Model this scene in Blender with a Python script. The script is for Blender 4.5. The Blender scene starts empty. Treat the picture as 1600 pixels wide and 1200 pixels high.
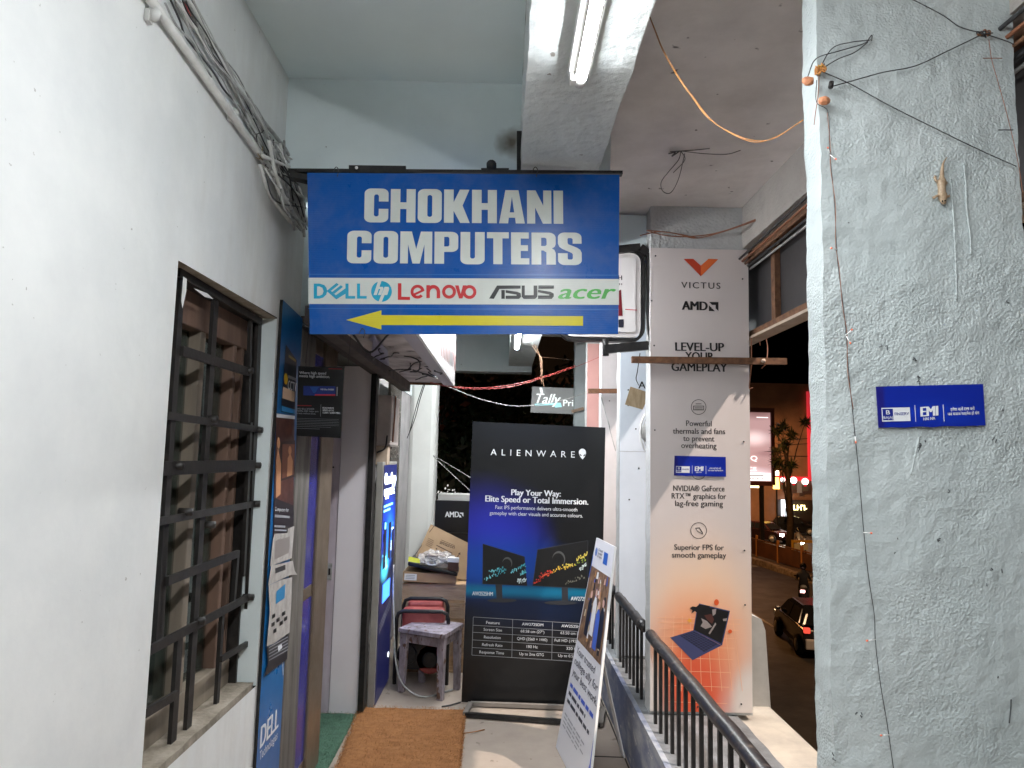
import bpy, bmesh, math, random
from mathutils import Vector, Matrix, noise
from mathutils.geometry import tessellate_polygon
random.seed(7)
sc = bpy.context.scene
COL = sc.collection
RAD = math.radians
V = Vector

# ------------------------------------------------------------------ camera, sky, exposure
H = 1.55
cam_d = bpy.data.cameras.new('camera'); cam_d.sensor_width = 36; cam_d.lens = 24.975
cam_d.clip_start = .02; cam_d.clip_end = 2000
cam = bpy.data.objects.new('camera', cam_d); COL.objects.link(cam)
CR = Matrix.Rotation(RAD(-.55), 3, 'Z') @ Matrix.Rotation(RAD(95.9), 3, 'X') @ Matrix.Rotation(RAD(1.27), 3, 'Z')
CP = V((0, 0, H))
cam.matrix_world = Matrix.Translation(CP) @ CR.to_4x4()
sc.camera = cam
w = bpy.data.worlds.new('World'); sc.world = w; w.use_nodes = True
wn = w.node_tree.nodes; sky = wn.new('ShaderNodeTexSky'); sky.sky_type = 'NISHITA'; sky.sun_disc = False
sky.sun_elevation = RAD(-7); sky.sun_rotation = RAD(200)
w.node_tree.links.new(sky.outputs[0], wn['Background'].inputs[0]); wn['Background'].inputs[1].default_value = .06
sc.view_settings.view_transform = 'Standard'; sc.view_settings.look = 'None'
sc.view_settings.exposure = 1.72; sc.view_settings.gamma = 1
sc.cycles.max_bounces = 12; sc.cycles.diffuse_bounces = 8; sc.cycles.sample_clamp_indirect = 6
TUBE_STRENGTH = 68.0
STREET_LAMP_WATTS = 950.0

# ------------------------------------------------------------------ measuring helpers (photo pixel -> place in the world)
def ray(px, py): return CR @ V(((px-800)/1110, -(py-600)/1110, -1))
def aY(px, py, Y): d = ray(px, py); return CP + d*(Y/d.y)
def aX(px, py, X): d = ray(px, py); return CP + d*(X/d.x)
def aZ(px, py, Z): d = ray(px, py); return CP + d*((Z-H)/d.z)

# ------------------------------------------------------------------ materials
MATS = {}
def new_mat(name):
    m = bpy.data.materials.new(name); m.use_nodes = True
    nt = m.node_tree
    return m, nt, nt.nodes['Principled BSDF']
def lin(c):
    return tuple(((x/255)/12.92 if x <= 10 else (((x/255)+.055)/1.055)**2.4) for x in c)
def mat(name, col, rough=.6, metal=0, col2=None, vs=6, vmin=.35, vmax=.65, bump=None, emis=None, alpha=1, spec=.5, trans=0, stretch=None, detail=6, spots=None):
    """col / col2 mixed by noise (things' own colour), bump=(scale,strength,dist), emis=(colour,strength)"""
    if name in MATS: return MATS[name]
    m, nt, b = new_mat(name); N = nt.nodes; L = nt.links
    b.inputs['Base Color'].default_value = (*col, 1); b.inputs['Roughness'].default_value = rough
    b.inputs['Metallic'].default_value = metal; b.inputs['Specular IOR Level'].default_value = spec
    if trans: b.inputs['Transmission Weight'].default_value = trans
    if alpha < 1: b.inputs['Alpha'].default_value = alpha
    src = None
    if col2 or bump or spots:
        tc = N.new('ShaderNodeTexCoord'); src = tc.outputs['Object']
        if stretch:
            mp = N.new('ShaderNodeMapping'); mp.inputs['Scale'].default_value = stretch
            L.new(src, mp.inputs[0]); src = mp.outputs[0]
    cur = None
    if col2:
        n = N.new('ShaderNodeTexNoise'); n.inputs['Scale'].default_value = vs; n.inputs['Detail'].default_value = detail
        n.inputs['Roughness'].default_value = .62
        L.new(src, n.inputs['Vector'])
        r = N.new('ShaderNodeValToRGB'); r.color_ramp.elements[0].position = vmin; r.color_ramp.elements[1].position = vmax
        r.color_ramp.elements[0].color = (*col, 1); r.color_ramp.elements[1].color = (*col2, 1)
        L.new(n.outputs[0], r.inputs[0]); cur = r.outputs[0]
        rr = N.new('ShaderNodeMapRange'); rr.inputs['To Min'].default_value = max(.03, rough-.12); rr.inputs['To Max'].default_value = min(1, rough+.15)
        L.new(n.outputs[0], rr.inputs[0]); L.new(rr.outputs[0], b.inputs['Roughness'])
    if spots:   # (scale, threshold, colour): sparse dirt specks and chips
        n = N.new('ShaderNodeTexNoise'); n.inputs['Scale'].default_value = spots[0]; n.inputs['Detail'].default_value = 3
        L.new(src, n.inputs['Vector'])
        r = N.new('ShaderNodeValToRGB'); r.color_ramp.elements[0].position = spots[1]; r.color_ramp.elements[1].position = spots[1]+.035
        r.color_ramp.elements[0].color = (0, 0, 0, 1); r.color_ramp.elements[1].color = (1, 1, 1, 1)
        L.new(n.outputs[0], r.inputs[0])
        mx = N.new('ShaderNodeMix'); mx.data_type = 'RGBA'
        L.new(r.outputs[0], mx.inputs[0])
        if cur: L.new(cur, mx.inputs[6])
        else: mx.inputs[6].default_value = (*col, 1)
        mx.inputs[7].default_value = (*spots[2], 1); cur = mx.outputs[2]
    if cur: L.new(cur, b.inputs['Base Color'])
    if bump:
        n = N.new('ShaderNodeTexNoise'); n.inputs['Scale'].default_value = bump[0]; n.inputs['Detail'].default_value = 5
        L.new(src, n.inputs['Vector'])
        bp = N.new('ShaderNodeBump'); bp.inputs['Strength'].default_value = bump[1]; bp.inputs['Distance'].default_value = bump[2]
        L.new(n.outputs[0], bp.inputs['Height']); L.new(bp.outputs[0], b.inputs['Normal'])
    if emis:
        b.inputs['Emission Color'].default_value = (*emis[0], 1); b.inputs['Emission Strength'].default_value = emis[1]
    MATS[name] = m
    return m
def ink(name, rgb, rough=.45, emis=0):
    c = lin(rgb)
    return mat('ink_'+name, c, rough, emis=(c, emis) if emis else None)

def rough_plaster(name, col, col2, scale=55, strength=.9, dist=.006, patch=None):
    """hand-thrown cement plaster: coarse knobbly bump, smoother patches, small chips"""
    m, nt, b = new_mat(name); N = nt.nodes; L = nt.links
    tc = N.new('ShaderNodeTexCoord')
    def nz(s, d=4, r=.55):
        n = N.new('ShaderNodeTexNoise'); n.inputs['Scale'].default_value = s; n.inputs['Detail'].default_value = d; n.inputs['Roughness'].default_value = r
        L.new(tc.outputs['Object'], n.inputs['Vector']); return n.outputs[0]
    def ramp(o, a, c, ca=(0, 0, 0), cb=(1, 1, 1)):
        r = N.new('ShaderNodeValToRGB'); r.color_ramp.elements[0].position = a; r.color_ramp.elements[1].position = c
        r.color_ramp.elements[0].color = (*ca, 1); r.color_ramp.elements[1].color = (*cb, 1); L.new(o, r.inputs[0]); return r.outputs[0]
    base = ramp(nz(3.2, 8, .65), .3, .7, col, col2)
    chips = ramp(nz(75, 2), .765, .785)
    mx = N.new('ShaderNodeMix'); mx.data_type = 'RGBA'; L.new(chips, mx.inputs[0]); L.new(base, mx.inputs[6])
    mx.inputs[7].default_value = (*[c*.25 for c in col], 1)
    L.new(mx.outputs[2], b.inputs['Base Color'])
    b.inputs['Roughness'].default_value = .62
    vo = N.new('ShaderNodeTexVoronoi'); vo.inputs['Scale'].default_value = scale*1.3; vo.feature = 'SMOOTH_F1'
    L.new(tc.outputs['Object'], vo.inputs['Vector'])
    add = N.new('ShaderNodeMath'); add.operation = 'ADD'; L.new(nz(scale*1.6, 3, .5), add.inputs[0]); L.new(vo.outputs[0], add.inputs[1])
    add2 = N.new('ShaderNodeMath'); add2.operation = 'MULTIPLY_ADD'; L.new(nz(scale*.22, 3), add2.inputs[0]); add2.inputs[1].default_value = 1.3; L.new(add.outputs[0], add2.inputs[2])
    msk = ramp(nz(2.3, 5, .6), .42, .58, (.28, .28, .28), (1, 1, 1))
    bp = N.new('ShaderNodeBump'); bp.inputs['Distance'].default_value = dist
    sm = N.new('ShaderNodeMath'); sm.operation = 'MULTIPLY'; sm.inputs[1].default_value = strength; L.new(msk, sm.inputs[0])
    L.new(sm.outputs[0], bp.inputs['Strength']); L.new(add2.outputs[0], bp.inputs['Height']); L.new(bp.outputs[0], b.inputs['Normal'])
    MATS[name] = m
    return m

M_wall = mat('wall_white_paint', (.76, .77, .76), .5, col2=(.67, .685, .685), vs=3.2, bump=(13, .35, .006), spots=(48, .735, (.40, .39, .37)))
M_wall2 = mat('wall_blue_white_paint', (.78, .86, .87), .5, col2=(.71, .79, .80), vs=2.5, bump=(26, .35, .004), spots=(24, .74, (.25, .26, .26)))
M_ceil = mat('ceiling_paint', (.78, .87, .88), .55, col2=(.72, .81, .82), vs=1.5, bump=(14, .2, .004))
M_beam = mat('beam_paint', (.62, .66, .66), .42, col2=(.54, .58, .58), vs=4, bump=(24, 1, .010), spots=(22, .72, (.22, .2, .18)))
M_soffit = mat('soffit_paint', (.75, .72, .71), .7, col2=(.60, .57, .56), vs=3.5, bump=(16, .5, .006), spots=(13, .70, (.12, .11, .11)), stretch=(1, 1.0, 1))
M_pillar = rough_plaster('pillar_plaster', (.49, .54, .545), (.41, .465, .47), 135, .8, .0034)
M_pillar_far = rough_plaster('far_pillar_plaster', (.52, .53, .53), (.40, .41, .41), 50, .8, .005)
M_outer = rough_plaster('outer_beam_plaster', (.42, .39, .36), (.30, .28, .26), 70, 1, .005)
M_parapet = mat('parapet_paint', lin((94, 104, 130)), .55, col2=lin((160, 163, 168)), vs=7, vmin=.44, vmax=.66, bump=(35, .4, .004), stretch=(1, .5, 1.2), spots=(20, .66, (.5, .5, .5)))
M_coping = mat('coping_cement', (.22, .23, .24), .75, col2=(.12, .125, .13), vs=9, bump=(50, .6, .004))
M_cream = mat('ledge_cream', (.55, .50, .42), .7, col2=(.42, .38, .33), vs=7, bump=(40, .4, .003))
M_floor = mat('floor_stone', (.40, .335, .275), .38, col2=(.29, .24, .20), vs=2.6, vmin=.3, vmax=.7, bump=(40, .12, .002), spots=(13, .66, (.19, .155, .12)))
M_black = mat('black_metal', (.012, .012, .013), .4, metal=.3, col2=(.03, .028, .027), vs=30)
M_blackpaint = mat('worn_black_paint', (.018, .017, .019), .36, col2=(.12, .095, .08), vs=30, vmin=.53, vmax=.72, bump=(60, .3, .002))
M_grille = mat('grille_iron', (.015, .013, .012), .5, metal=.1, col2=(.04, .034, .03), vs=24, vmin=.5, vmax=.75, bump=(60, .4, .002))
M_rust = mat('rusty_iron', (.10, .045, .022), .8, col2=(.21, .10, .05), vs=30, bump=(60, .5, .002))
M_wood = mat('window_wood', (.20, .12, .085), .6, col2=(.13, .08, .058), vs=8, stretch=(1, 1, .12), bump=(30, .3, .002))
M_woodpale = mat('window_wood_pale', (.30, .25, .19), .6, col2=(.19, .155, .12), vs=8, stretch=(1, 1, .12))
M_sill = mat('sill_cement', (.36, .31, .25), .8, col2=(.20, .17, .13), vs=14, bump=(50, .7, .006))
M_pvc = mat('pvc_white', (.66, .66, .64), .4, col2=(.5, .5, .48), vs=12)
M_cable = mat('cable_grey', (.45, .45, .44), .5, col2=(.22, .22, .21), vs=20)
M_cabled = mat('cable_dark', (.03, .03, .032), .5)
M_brownwire = mat('wire_brown', (.23, .09, .045), .6)
M_orangewire = mat('wire_orange', (.50, .22, .06), .4)
M_redwire = mat('wire_red', (.42, .06, .05), .4)
M_tubeglow = mat('tube_glow', (1, 1, 1), .4, emis=((.96, .985, 1), TUBE_STRENGTH))
M_tubeside = mat('tube_side_glow', (1, 1, 1), .4, emis=((.96, .985, 1), TUBE_STRENGTH*.95))
M_tubeedge = mat('tube_edge_glow', (1, 1, 1), .4, emis=((.96, .985, 1), TUBE_STRENGTH*.12))
M_tube2 = mat('tube_glow_old', (1, 1, 1), .4, emis=((.96, .985, 1), 96.0))
M_white = mat('white_plastic', (.75, .75, .74), .35)
M_glassdark = mat('dark_glass', (.018, .024, .02), .06, spec=.6)

# ------------------------------------------------------------------ mesh builder
class MB:
    def __init__(s): s.v = []; s.f = []; s.fm = []; s.sm = []; s.mats = []; s.uv = {}
    def mi(s, m):
        if m not in s.mats: s.mats.append(m)
        return s.mats.index(m)
    def add(s, verts, faces, m, smooth=False):
        b = len(s.v); s.v += [V(p) for p in verts]; k = s.mi(m)
        for f in faces: s.f.append([b+i for i in f]); s.fm.append(k); s.sm.append(smooth)
        return b
    def box(s, x0, y0, z0, x1, y1, z1, m):
        x0, x1 = sorted((x0, x1)); y0, y1 = sorted((y0, y1)); z0, z1 = sorted((z0, z1))
        vs = [(x, y, z) for z in (z0, z1) for y in (y0, y1) for x in (x0, x1)]
        s.add(vs, [(0, 2, 3, 1), (4, 5, 7, 6), (0, 1, 5, 4), (2, 6, 7, 3), (0, 4, 6, 2), (1, 3, 7, 5)], m)
    def hexa(s, b4, t4, m):
        """bottom 4 and top 4 corners (counter-clockwise from above)"""
        s.add(list(b4)+list(t4), [(3, 2, 1, 0), (4, 5, 6, 7), (0, 1, 5, 4), (1, 2, 6, 5), (2, 3, 7, 6), (3, 0, 4, 7)], m)
    def bar(s, a, b, wd, th, m, up=V((0, 0, 1))):
        a, b = V(a), V(b); d = (b-a).normalized(); x = d.cross(up)
        if x.length < 1e-4: x = d.cross(V((0, 1, 0)))
        x.normalize(); y = x.cross(d).normalized()
        q = [a+x*(i*wd/2)+y*(j*th/2) for i, j in ((-1, -1), (1, -1), (1, 1), (-1, 1))]
        s.hexa(q, [p+(b-a) for p in q], m)
    def tube(s, pts, r, m, n=8, cap=True, radii=None):
        pts = [V(p) for p in pts]; rings = []; px = None
        for i, p in enumerate(pts):
            d = (pts[min(i+1, len(pts)-1)]-pts[max(i-1, 0)]).normalized()
            if px is None: px = d.orthogonal().normalized()
            else:
                px = px-d*px.dot(d)
                px = px.normalized() if px.length > 1e-6 else d.orthogonal().normalized()
            py = d.cross(px); rr = radii[i] if radii else r
            rings.append([p+(px*math.cos(2*math.pi*k/n)+py*math.sin(2*math.pi*k/n))*rr for k in range(n)])
        vs = [q for rg in rings for q in rg]; fs = []
        for i in range(len(rings)-1):
            for k in range(n): fs.append((i*n+k, i*n+(k+1) % n, (i+1)*n+(k+1) % n, (i+1)*n+k))
        if cap: fs += [tuple(range(n-1, -1, -1)), tuple(range((len(rings)-1)*n, len(rings)*n))]
        s.add(vs, fs, m, True)
    def wire(s, pts, r, m, n=6, steps=6):
        s.tube(catmull(pts, steps), r, m, n)
    def fill(s, pan, loops, d, m):
        """filled flat outline (with holes) on a panel, loops in panel metres"""
        lp = [[V((x, y, 0)) for x, y in l] for l in loops]
        tri = tessellate_polygon(lp); flat = [p for l in loops for p in l]
        b = len(s.v); s.v += [pan.P(x, y, d) for x, y in flat]; k = s.mi(m)
        for t in tri:
            (ax, ay), (bx_, by), (cx, cy) = (flat[i] for i in t)
            ar = (bx_-ax)*(cy-ay)-(by-ay)*(cx-ax)
            if abs(ar) < 1e-12: continue
            t = t if ar > 0 else t[::-1]
            s.f.append([b+i for i in t]); s.fm.append(k); s.sm.append(False)
    def px(s, pan, loops, d, m):
        if not isinstance(loops[0][0], (tuple, list)): loops = [loops]
        s.fill(pan, [[pan.uv(*p) for p in l] for l in loops], d, m)
    def slab(s, pan, loop, d0, d1, m, mback=None):
        """closed solid from outline loop (panel metres) between depths d0<d1"""
        s.fill(pan, [loop], d1, m)
        n = len(loop)
        ar = sum(loop[i][0]*loop[(i+1) % n][1]-loop[(i+1) % n][0]*loop[i][1] for i in range(n))
        if ar < 0: loop = loop[::-1]
        b = len(s.v)
        s.v += [pan.P(x, y, d0) for x, y in loop]+[pan.P(x, y, d1) for x, y in loop]
        k = s.mi(mback or m)
        for i in range(n):
            j = (i+1) % n
            s.f.append([b+i, b+j, b+n+j, b+n+i]); s.fm.append(k); s.sm.append(False)
        s.f.append([b+i for i in range(n-1, -1, -1)]); s.fm.append(k); s.sm.append(False)
def catmull(pts, steps=6):
    P = [V(p) for p in pts]
    if len(P) < 3: return P
    P = [P[0]*2-P[1]]+P+[P[-1]*2-P[-2]]; out = []
    for i in range(1, len(P)-2):
        for t in range(steps):
            t /= steps; a, b, c, d = P[i-1:i+3]
            out.append(.5*((2*b)+(c-a)*t+(2*a-5*b+4*c-d)*t*t+(3*b-a-3*c+d)*t**3))
    out.append(P[-2]); return out

class Panel:
    """a flat sheet in the world: origin, horizontal u, vertical v, outward normal n"""
    def __init__(s, o, u, v):
        s.o = V(o); s.u = V(u).normalized(); v = V(v); s.v = (v-s.u*v.dot(s.u)).normalized(); s.n = s.u.cross(s.v)
    def P(s, a, b, d=0): return s.o+s.u*a+s.v*b+s.n*d
    def uv(s, px, py):
        r = ray(px, py); t = (s.o-CP).dot(s.n)/r.dot(s.n); p = CP+r*t-s.o
        return (p.dot(s.u), p.dot(s.v))

# ------------------------------------------------------------------ lettering
_dg_cache = {}
def glyphs(s, spacing=1.0, shear=0.0):
    key = (s, spacing, shear)
    if key in _dg_cache: return _dg_cache[key]
    c = bpy.data.curves.new('letters', 'FONT'); c.body = s; c.size = 1; c.space_character = spacing; c.shear = shear; c.resolution_u = 3
    o = bpy.data.objects.new('letters', c); COL.objects.link(o)
    dg = bpy.context.evaluated_depsgraph_get(); e = o.evaluated_get(dg); me = e.to_mesh()
    r = ([(p.co.x, p.co.y) for p in me.vertices], [tuple(p.vertices) for p in me.polygons])
    e.to_mesh_clear(); bpy.data.objects.remove(o); bpy.data.curves.remove(c)
    _dg_cache[key] = r
    return r
CAPH = max(y for x, y in glyphs('H')[0])
def text(mb, pan, s, pL, pR, cap, d, m, bold=0, spacing=1.0, shear=0.0, uvmode=False):
    """s fitted between photo pixels pL..pR (baseline), cap = capital height in pixels"""
    vs, fs = glyphs(s, spacing, shear)
    if not vs: return
    if uvmode: a, b, h = pL, pR, cap
    else:
        a = pan.uv(*pL); b = pan.uv(*pR); t = pan.uv(pL[0], pL[1]-cap); h = math.hypot(t[0]-a[0], t[1]-a[1])
    x0 = min(p[0] for p in vs); x1 = max(p[0] for p in vs)
    dx, dy = (b[0]-a[0]), (b[1]-a[1]); wd = math.hypot(dx, dy); dx /= wd; dy /= wd
    sx = wd/(x1-x0); sy = h/CAPH
    n = 1+bold
    for k in range(n):
        off = (k-(n-1)/2)*h*.045
        q = [pan.P(a[0]+dx*((x-x0)*sx+off)-dy*y*sy, a[1]+dy*((x-x0)*sx+off)+dx*y*sy, d+k*.00012) for x, y in vs]
        mb.add(q, fs, m)
def arc(cx, cy, r, a0, a1, n=6, ry=None):
    ry = ry or r
    return [(cx+r*math.cos(RAD(a0+(a1-a0)*i/n)), cy+ry*math.sin(RAD(a0+(a1-a0)*i/n))) for i in range(n+1)]
def rrect(x0, y0, x1, y1, r, n=5):
    return arc(x1-r, y0+r, r, -90, 0, n)+arc(x1-r, y1-r, r, 0, 90, n)+arc(x0+r, y1-r, r, 90, 180, n)+arc(x0+r, y0+r, r, 180, 270, n)
def poster_glyph(c):
    """heavy condensed sans capitals, cap height 1: (advance, loops)"""
    s = .212; r = .15; W = .53
    if c in 'CO':
        if c == 'O': return W, [rrect(0, -.01, W, 1.01, r), rrect(s, .17, W-s, .83, .06)[::-1]]
        return W, [[(W, .62)]+arc(W-r, 1.01-r, r, 0, 90)+arc(r, 1.01-r, r, 90, 180)+arc(r, -.01+r, r, 180, 270)+arc(W-r, -.01+r, r, 270, 360)+[(W, .40), (W-s, .40)]
                   + [(W-s, .21), (W-s-.03, .17), (s+.03, .17), (s, .21), (s, .79), (s+.03, .83), (W-s-.03, .83), (W-s, .79), (W-s, .62)]]
    if c == 'H': return .55, [[(0, 0), (s, 0), (s, .40), (.35, .40), (.35, 0), (.55, 0), (.55, 1), (.35, 1), (.35, .60), (s, .60), (s, 1), (0, 1)]]
    if c == 'K': return .57, [[(0, 0), (s, 0), (s, .36), (.36, 0), (.57, 0), (.41, .52), (.56, 1), (.35, 1), (s, .62), (s, 1), (0, 1)]]
    if c == 'A': return .57, [[(0, 0), (.2, 0), (.215, .17), (.355, .17), (.37, 0), (.57, 0), (.43, 1), (.14, 1)], [(.235, .33), (.285, .80), (.335, .33)]]
    if c == 'N': return .54, [[(0, 0), (.18, 0), (.18, .48), (.35, 0), (.54, 0), (.54, 1), (.36, 1), (.36, .54), (.19, 1), (0, 1)]]
    if c == 'I': return .21, [[(0, 0), (.21, 0), (.21, 1), (0, 1)]]
    if c == 'M': return .70, [[(0, 0), (.17, 0), (.17, .60), (.27, 0), (.43, 0), (.53, .60), (.53, 0), (.70, 0), (.70, 1), (.45, 1), (.35, .45), (.25, 1), (0, 1)]]
    if c == 'P': return .52, [[(0, 0), (s, 0), (s, .37)]+arc(.52-r, .37+r, r, -90, 0)+arc(.52-r, 1-r, r, 0, 90)+[(0, 1)], [(s, .54), (s, .84), (.30, .84), (.325, .8), (.325, .58), (.30, .54)]]
    if c == 'U': return W, [[(0, 1)]+arc(r, -.01+r, r, 180, 270)+arc(W-r, -.01+r, r, 270, 360)+[(W, 1), (W-s, 1), (W-s, .21), (W-s-.03, .17), (s+.03, .17), (s, .21), (s, 1)]]
    if c == 'T': return .48, [[(.14, 0), (.34, 0), (.34, .81), (.48, .81), (.48, 1), (0, 1), (0, .81), (.14, .81)]]
    if c == 'E': return .40, [[(0, 0), (.40, 0), (.40, .19), (s, .19), (s, .42), (.37, .42), (.37, .60), (s, .60), (s, .81), (.39, .81), (.39, 1), (0, 1)]]
    if c == 'R': return .53, [[(0, 0), (s, 0), (s, .44), (.26, .44), (.325, .38), (.325, 0), (.53, 0), (.53, .36), (.50, .46), (.45, .505), (.51, .56), (.53, .64)]+arc(.53-r, 1-r, r, 0, 90)+[(0, 1)],
                          [(s, .58), (s, .84), (.30, .84), (.33, .80), (.33, .62), (.30, .58)]]
    if c == 'S': return .52, [[(.52, .66)]+arc(.52-r, 1.01-r, r, 0, 90)+arc(r, 1.01-r, r, 90, 180)+[(0, .66), (.03, .56), (.10, .49), (.30, .37), (.325, .33), (.325, .20), (.30, .165), (.225, .165), (s, .20), (s, .36), (0, .36)]
                          + arc(r, -.01+r, r, 180, 270)+arc(.52-r, -.01+r, r, 270, 360)+[(.52, .38), (.49, .47), (.42, .535), (.23, .64), (s, .69), (s, .80), (.225, .835), (.30, .835), (.325, .80), (.325, .66)]]
def poster_text(mb, pan, s, pL, pR, cap, d, m):
    a = pan.uv(*pL); b = pan.uv(*pR); t = pan.uv(pL[0], pL[1]-cap); h = math.hypot(t[0]-a[0], t[1]-a[1])
    gap = .05; tot = sum(poster_glyph(c)[0] for c in s)+gap*(len(s)-1); sx = (b[0]-a[0])/tot; x = 0
    sl = (b[1]-a[1])/(b[0]-a[0])
    for c in s:
        w_, loops = poster_glyph(c)
        mb.fill(pan, [[(a[0]+(x+p)*sx, a[1]+q*h+(x+p)*sx*sl) for p, q in l] for l in loops], d, m)
        x += w_+gap

# ------------------------------------------------------------------ objects
BASE = {}
def tag(o, label=None, cat=None, group=None, kind=None):
    if label: o['label'] = label
    if cat: o['category'] = cat
    if group: o['group'] = group
    if kind or cat: o['kind'] = kind or 'thing'
    return o
def thing(name, label, cat, loc=(0, 0, 0), group=None):
    o = bpy.data.objects.new(name, None); COL.objects.link(o); o.location = loc; o.empty_display_size = .1
    BASE[o.name] = V(loc)
    return tag(o, label, cat, group)
def build(name, mb, parent=None, bevel=0, at=None):
    """one mesh object; world-space builder geometry is stored relative to the thing's base"""
    me = bpy.data.meshes.new(name)
    off = BASE[parent.name] if parent else (V(at) if at else V((0, 0, 0)))
    me.from_pydata([tuple(p-off) for p in mb.v], [], mb.f)
    for m in mb.mats: me.materials.append(m)
    me.polygons.foreach_set('material_index', mb.fm); me.polygons.foreach_set('use_smooth', mb.sm)
    if mb.uv:
        ul = me.uv_layers.new(name='UVMap')
        for i, l in enumerate(me.loops):
            ul.data[i].uv = mb.uv.get(l.vertex_index, (0, 0))
    me.update()
    o = bpy.data.objects.new(name, me); COL.objects.link(o)
    if parent: o.parent = parent; BASE[o.name] = off
    else: o.location = off; BASE[o.name] = off
    if bevel:
        bv = o.modifiers.new('bevel', 'BEVEL'); bv.width = bevel; bv.segments = 2; bv.limit_method = 'ANGLE'
    return o
def one(name, mb, label, cat, group=None, bevel=0, at=None):
    return tag(build(name, mb, None, bevel, at), label, cat, group)
def struct(name, mb, bevel=0):
    return tag(build(name, mb, None, bevel), kind='structure')
def dup(o, loc, label=None, parent=None):
    """copy of a thing with its parts and sub-parts"""
    c = o.copy(); COL.objects.link(c)
    if parent: c.parent = parent
    else: c.location = loc
    if label: c['label'] = label
    for ch in list(o.children): dup(ch, None, None, c)
    return c
def rough_box(mb, x0, y0, z0, x1, y1, z1, m, step=.03, amp=.004, seed=0):
    """box as a fine grid whose skin wanders a few millimetres, like hand-plastered masonry"""
    def disp(p):
        q = V(p)+V((seed*3.1, seed*1.7, seed))
        return V(p)+V((noise.noise(q*9), noise.noise(q*9+V((9, 0, 0))), noise.noise(q*9+V((0, 9, 0)))))*amp+V((noise.noise(q*33), noise.noise(q*33+V((5, 0, 0))), 0))*amp*.5
    def face(o, u, v):
        nu = max(1, round(u.length/step)); nv = max(1, round(v.length/step))
        vs = [disp(o+u*(i/nu)+v*(j/nv)) for j in range(nv+1) for i in range(nu+1)]
        fs = [(j*(nu+1)+i, j*(nu+1)+i+1, (j+1)*(nu+1)+i+1, (j+1)*(nu+1)+i) for j in range(nv) for i in range(nu)]
        mb.add(vs, fs, m, False)
    a = V((x0, y0, z0)); X = V((x1-x0, 0, 0)); Y = V((0, y1-y0, 0)); Z = V((0, 0, z1-z0))
    face(a, X, Z); face(a+X, Y, Z); face(a+X+Y, -X, Z); face(a+Y, -Y, Z); face(a+Z, X, Y); face(a+Y, X, -Y)

# ================================================================== STRUCTURE: floor, ceilings, beams, walls, pillars
mb = MB(); mb.box(-2.4, -2.5, -.25, 1.30, 7.7, 0, M_floor)
fl = struct('corridor_floor', mb)
mb = MB()
for a, b in ((aZ(942, 1092, 0), aZ(1010, 1255, 0)), (aZ(905, 1181, 0), aZ(982, 1184, 0)), (V((-.5, 3.43, 0)), V((.3, 3.41, 0)))):
    a = V((a.x-.015, a.y, .0015)); b = V((b.x-.015, b.y, .0015)); mb.bar(a, b, .008, .002, mat('joint_dark', (.03, .025, .022), .9))
struct('floor_joints', mb)
mb = MB(); mb.box(-.9, -2.5, 3.05, .04, 8.55, 3.25, M_ceil); struct('ceiling', mb)
mb = MB(); mb.box(.33, -2.5, 2.88, 1.22, 7.7, 3.05, M_soffit); struct('outer_soffit', mb)

def beam(name, args, m, label, step=.04, amp=.004, seed=1):
    mb = MB(); rough_box(mb, *args, m, step, amp, seed); return one(name, mb, label, 'beam')
beam('concrete_beam', (.04, -2.5, 2.62, .33, 2.77, 3.06, ), M_beam, 'white painted beam carrying the long tube light overhead', .035, .005)
M_stain = MATS['wall_blue_white_paint'].copy(); M_stain.name = 'cross_beam_paint'; nt = M_stain.node_tree; N = nt.nodes; L = nt.links; bs = N['Principled BSDF']   # rust and soot stain by the strap
tc = N.new('ShaderNodeTexCoord'); nzs = N.new('ShaderNodeTexNoise'); nzs.inputs['Scale'].default_value = 14; L.new(tc.outputs['Object'], nzs.inputs[0])
vd = N.new('ShaderNodeVectorMath'); vd.operation = 'DISTANCE'; L.new(tc.outputs['Object'], vd.inputs[0]); vd.inputs[1].default_value = aY(803, 222, 2.73)
ad = N.new('ShaderNodeMath'); ad.operation = 'MULTIPLY_ADD'; ad.inputs[1].default_value = .09; L.new(nzs.outputs[0], ad.inputs[0]); L.new(vd.outputs['Value'], ad.inputs[2])
rs = N.new('ShaderNodeMapRange'); rs.inputs['From Min'].default_value = .055; rs.inputs['From Max'].default_value = .125; rs.inputs['To Min'].default_value = .9; rs.inputs['To Max'].default_value = 0; L.new(ad.outputs[0], rs.inputs[0])
mx = N.new('ShaderNodeMix'); mx.data_type = 'RGBA'; L.new(rs.outputs[0], mx.inputs[0]); L.new(bs.inputs['Base Color'].links[0].from_socket, mx.inputs[6]); mx.inputs[7].default_value = (.10, .065, .03, 1); L.new(mx.outputs[2], bs.inputs['Base Color'])
beam('concrete_beam', (-.92, 2.73, 2.62, .40, 2.97, 3.06), M_stain, 'pale blue-green cross beam right behind the top of the blue hanging sign', .05, .003, 4)
beam('concrete_beam', (.036, 2.97, 2.62, .31, 8.3, 3.06), M_beam, 'white beam behind the blue sign with the smaller second tube light under it', .06, .004, 6)
beam('concrete_beam', (-.92, 8.3, 2.55, .31, 8.55, 3.06), M_wall2, 'farthest cross beam in front of the dark trees', .06, .003, 8)
beam('concrete_beam', (.40, 3.722, 2.34, 1.22, 3.95, 2.87), M_wall2, 'bluish white beam between the blue sign and the gaming poster pillar', .05, .003, 9)
beam('concrete_beam', (1.22, -2.5, 2.66, 1.45, 7.7, 3.06), M_outer, 'rough gritty outer edge beam sloping up behind the near pillar', .05, .004, 11)

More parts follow.
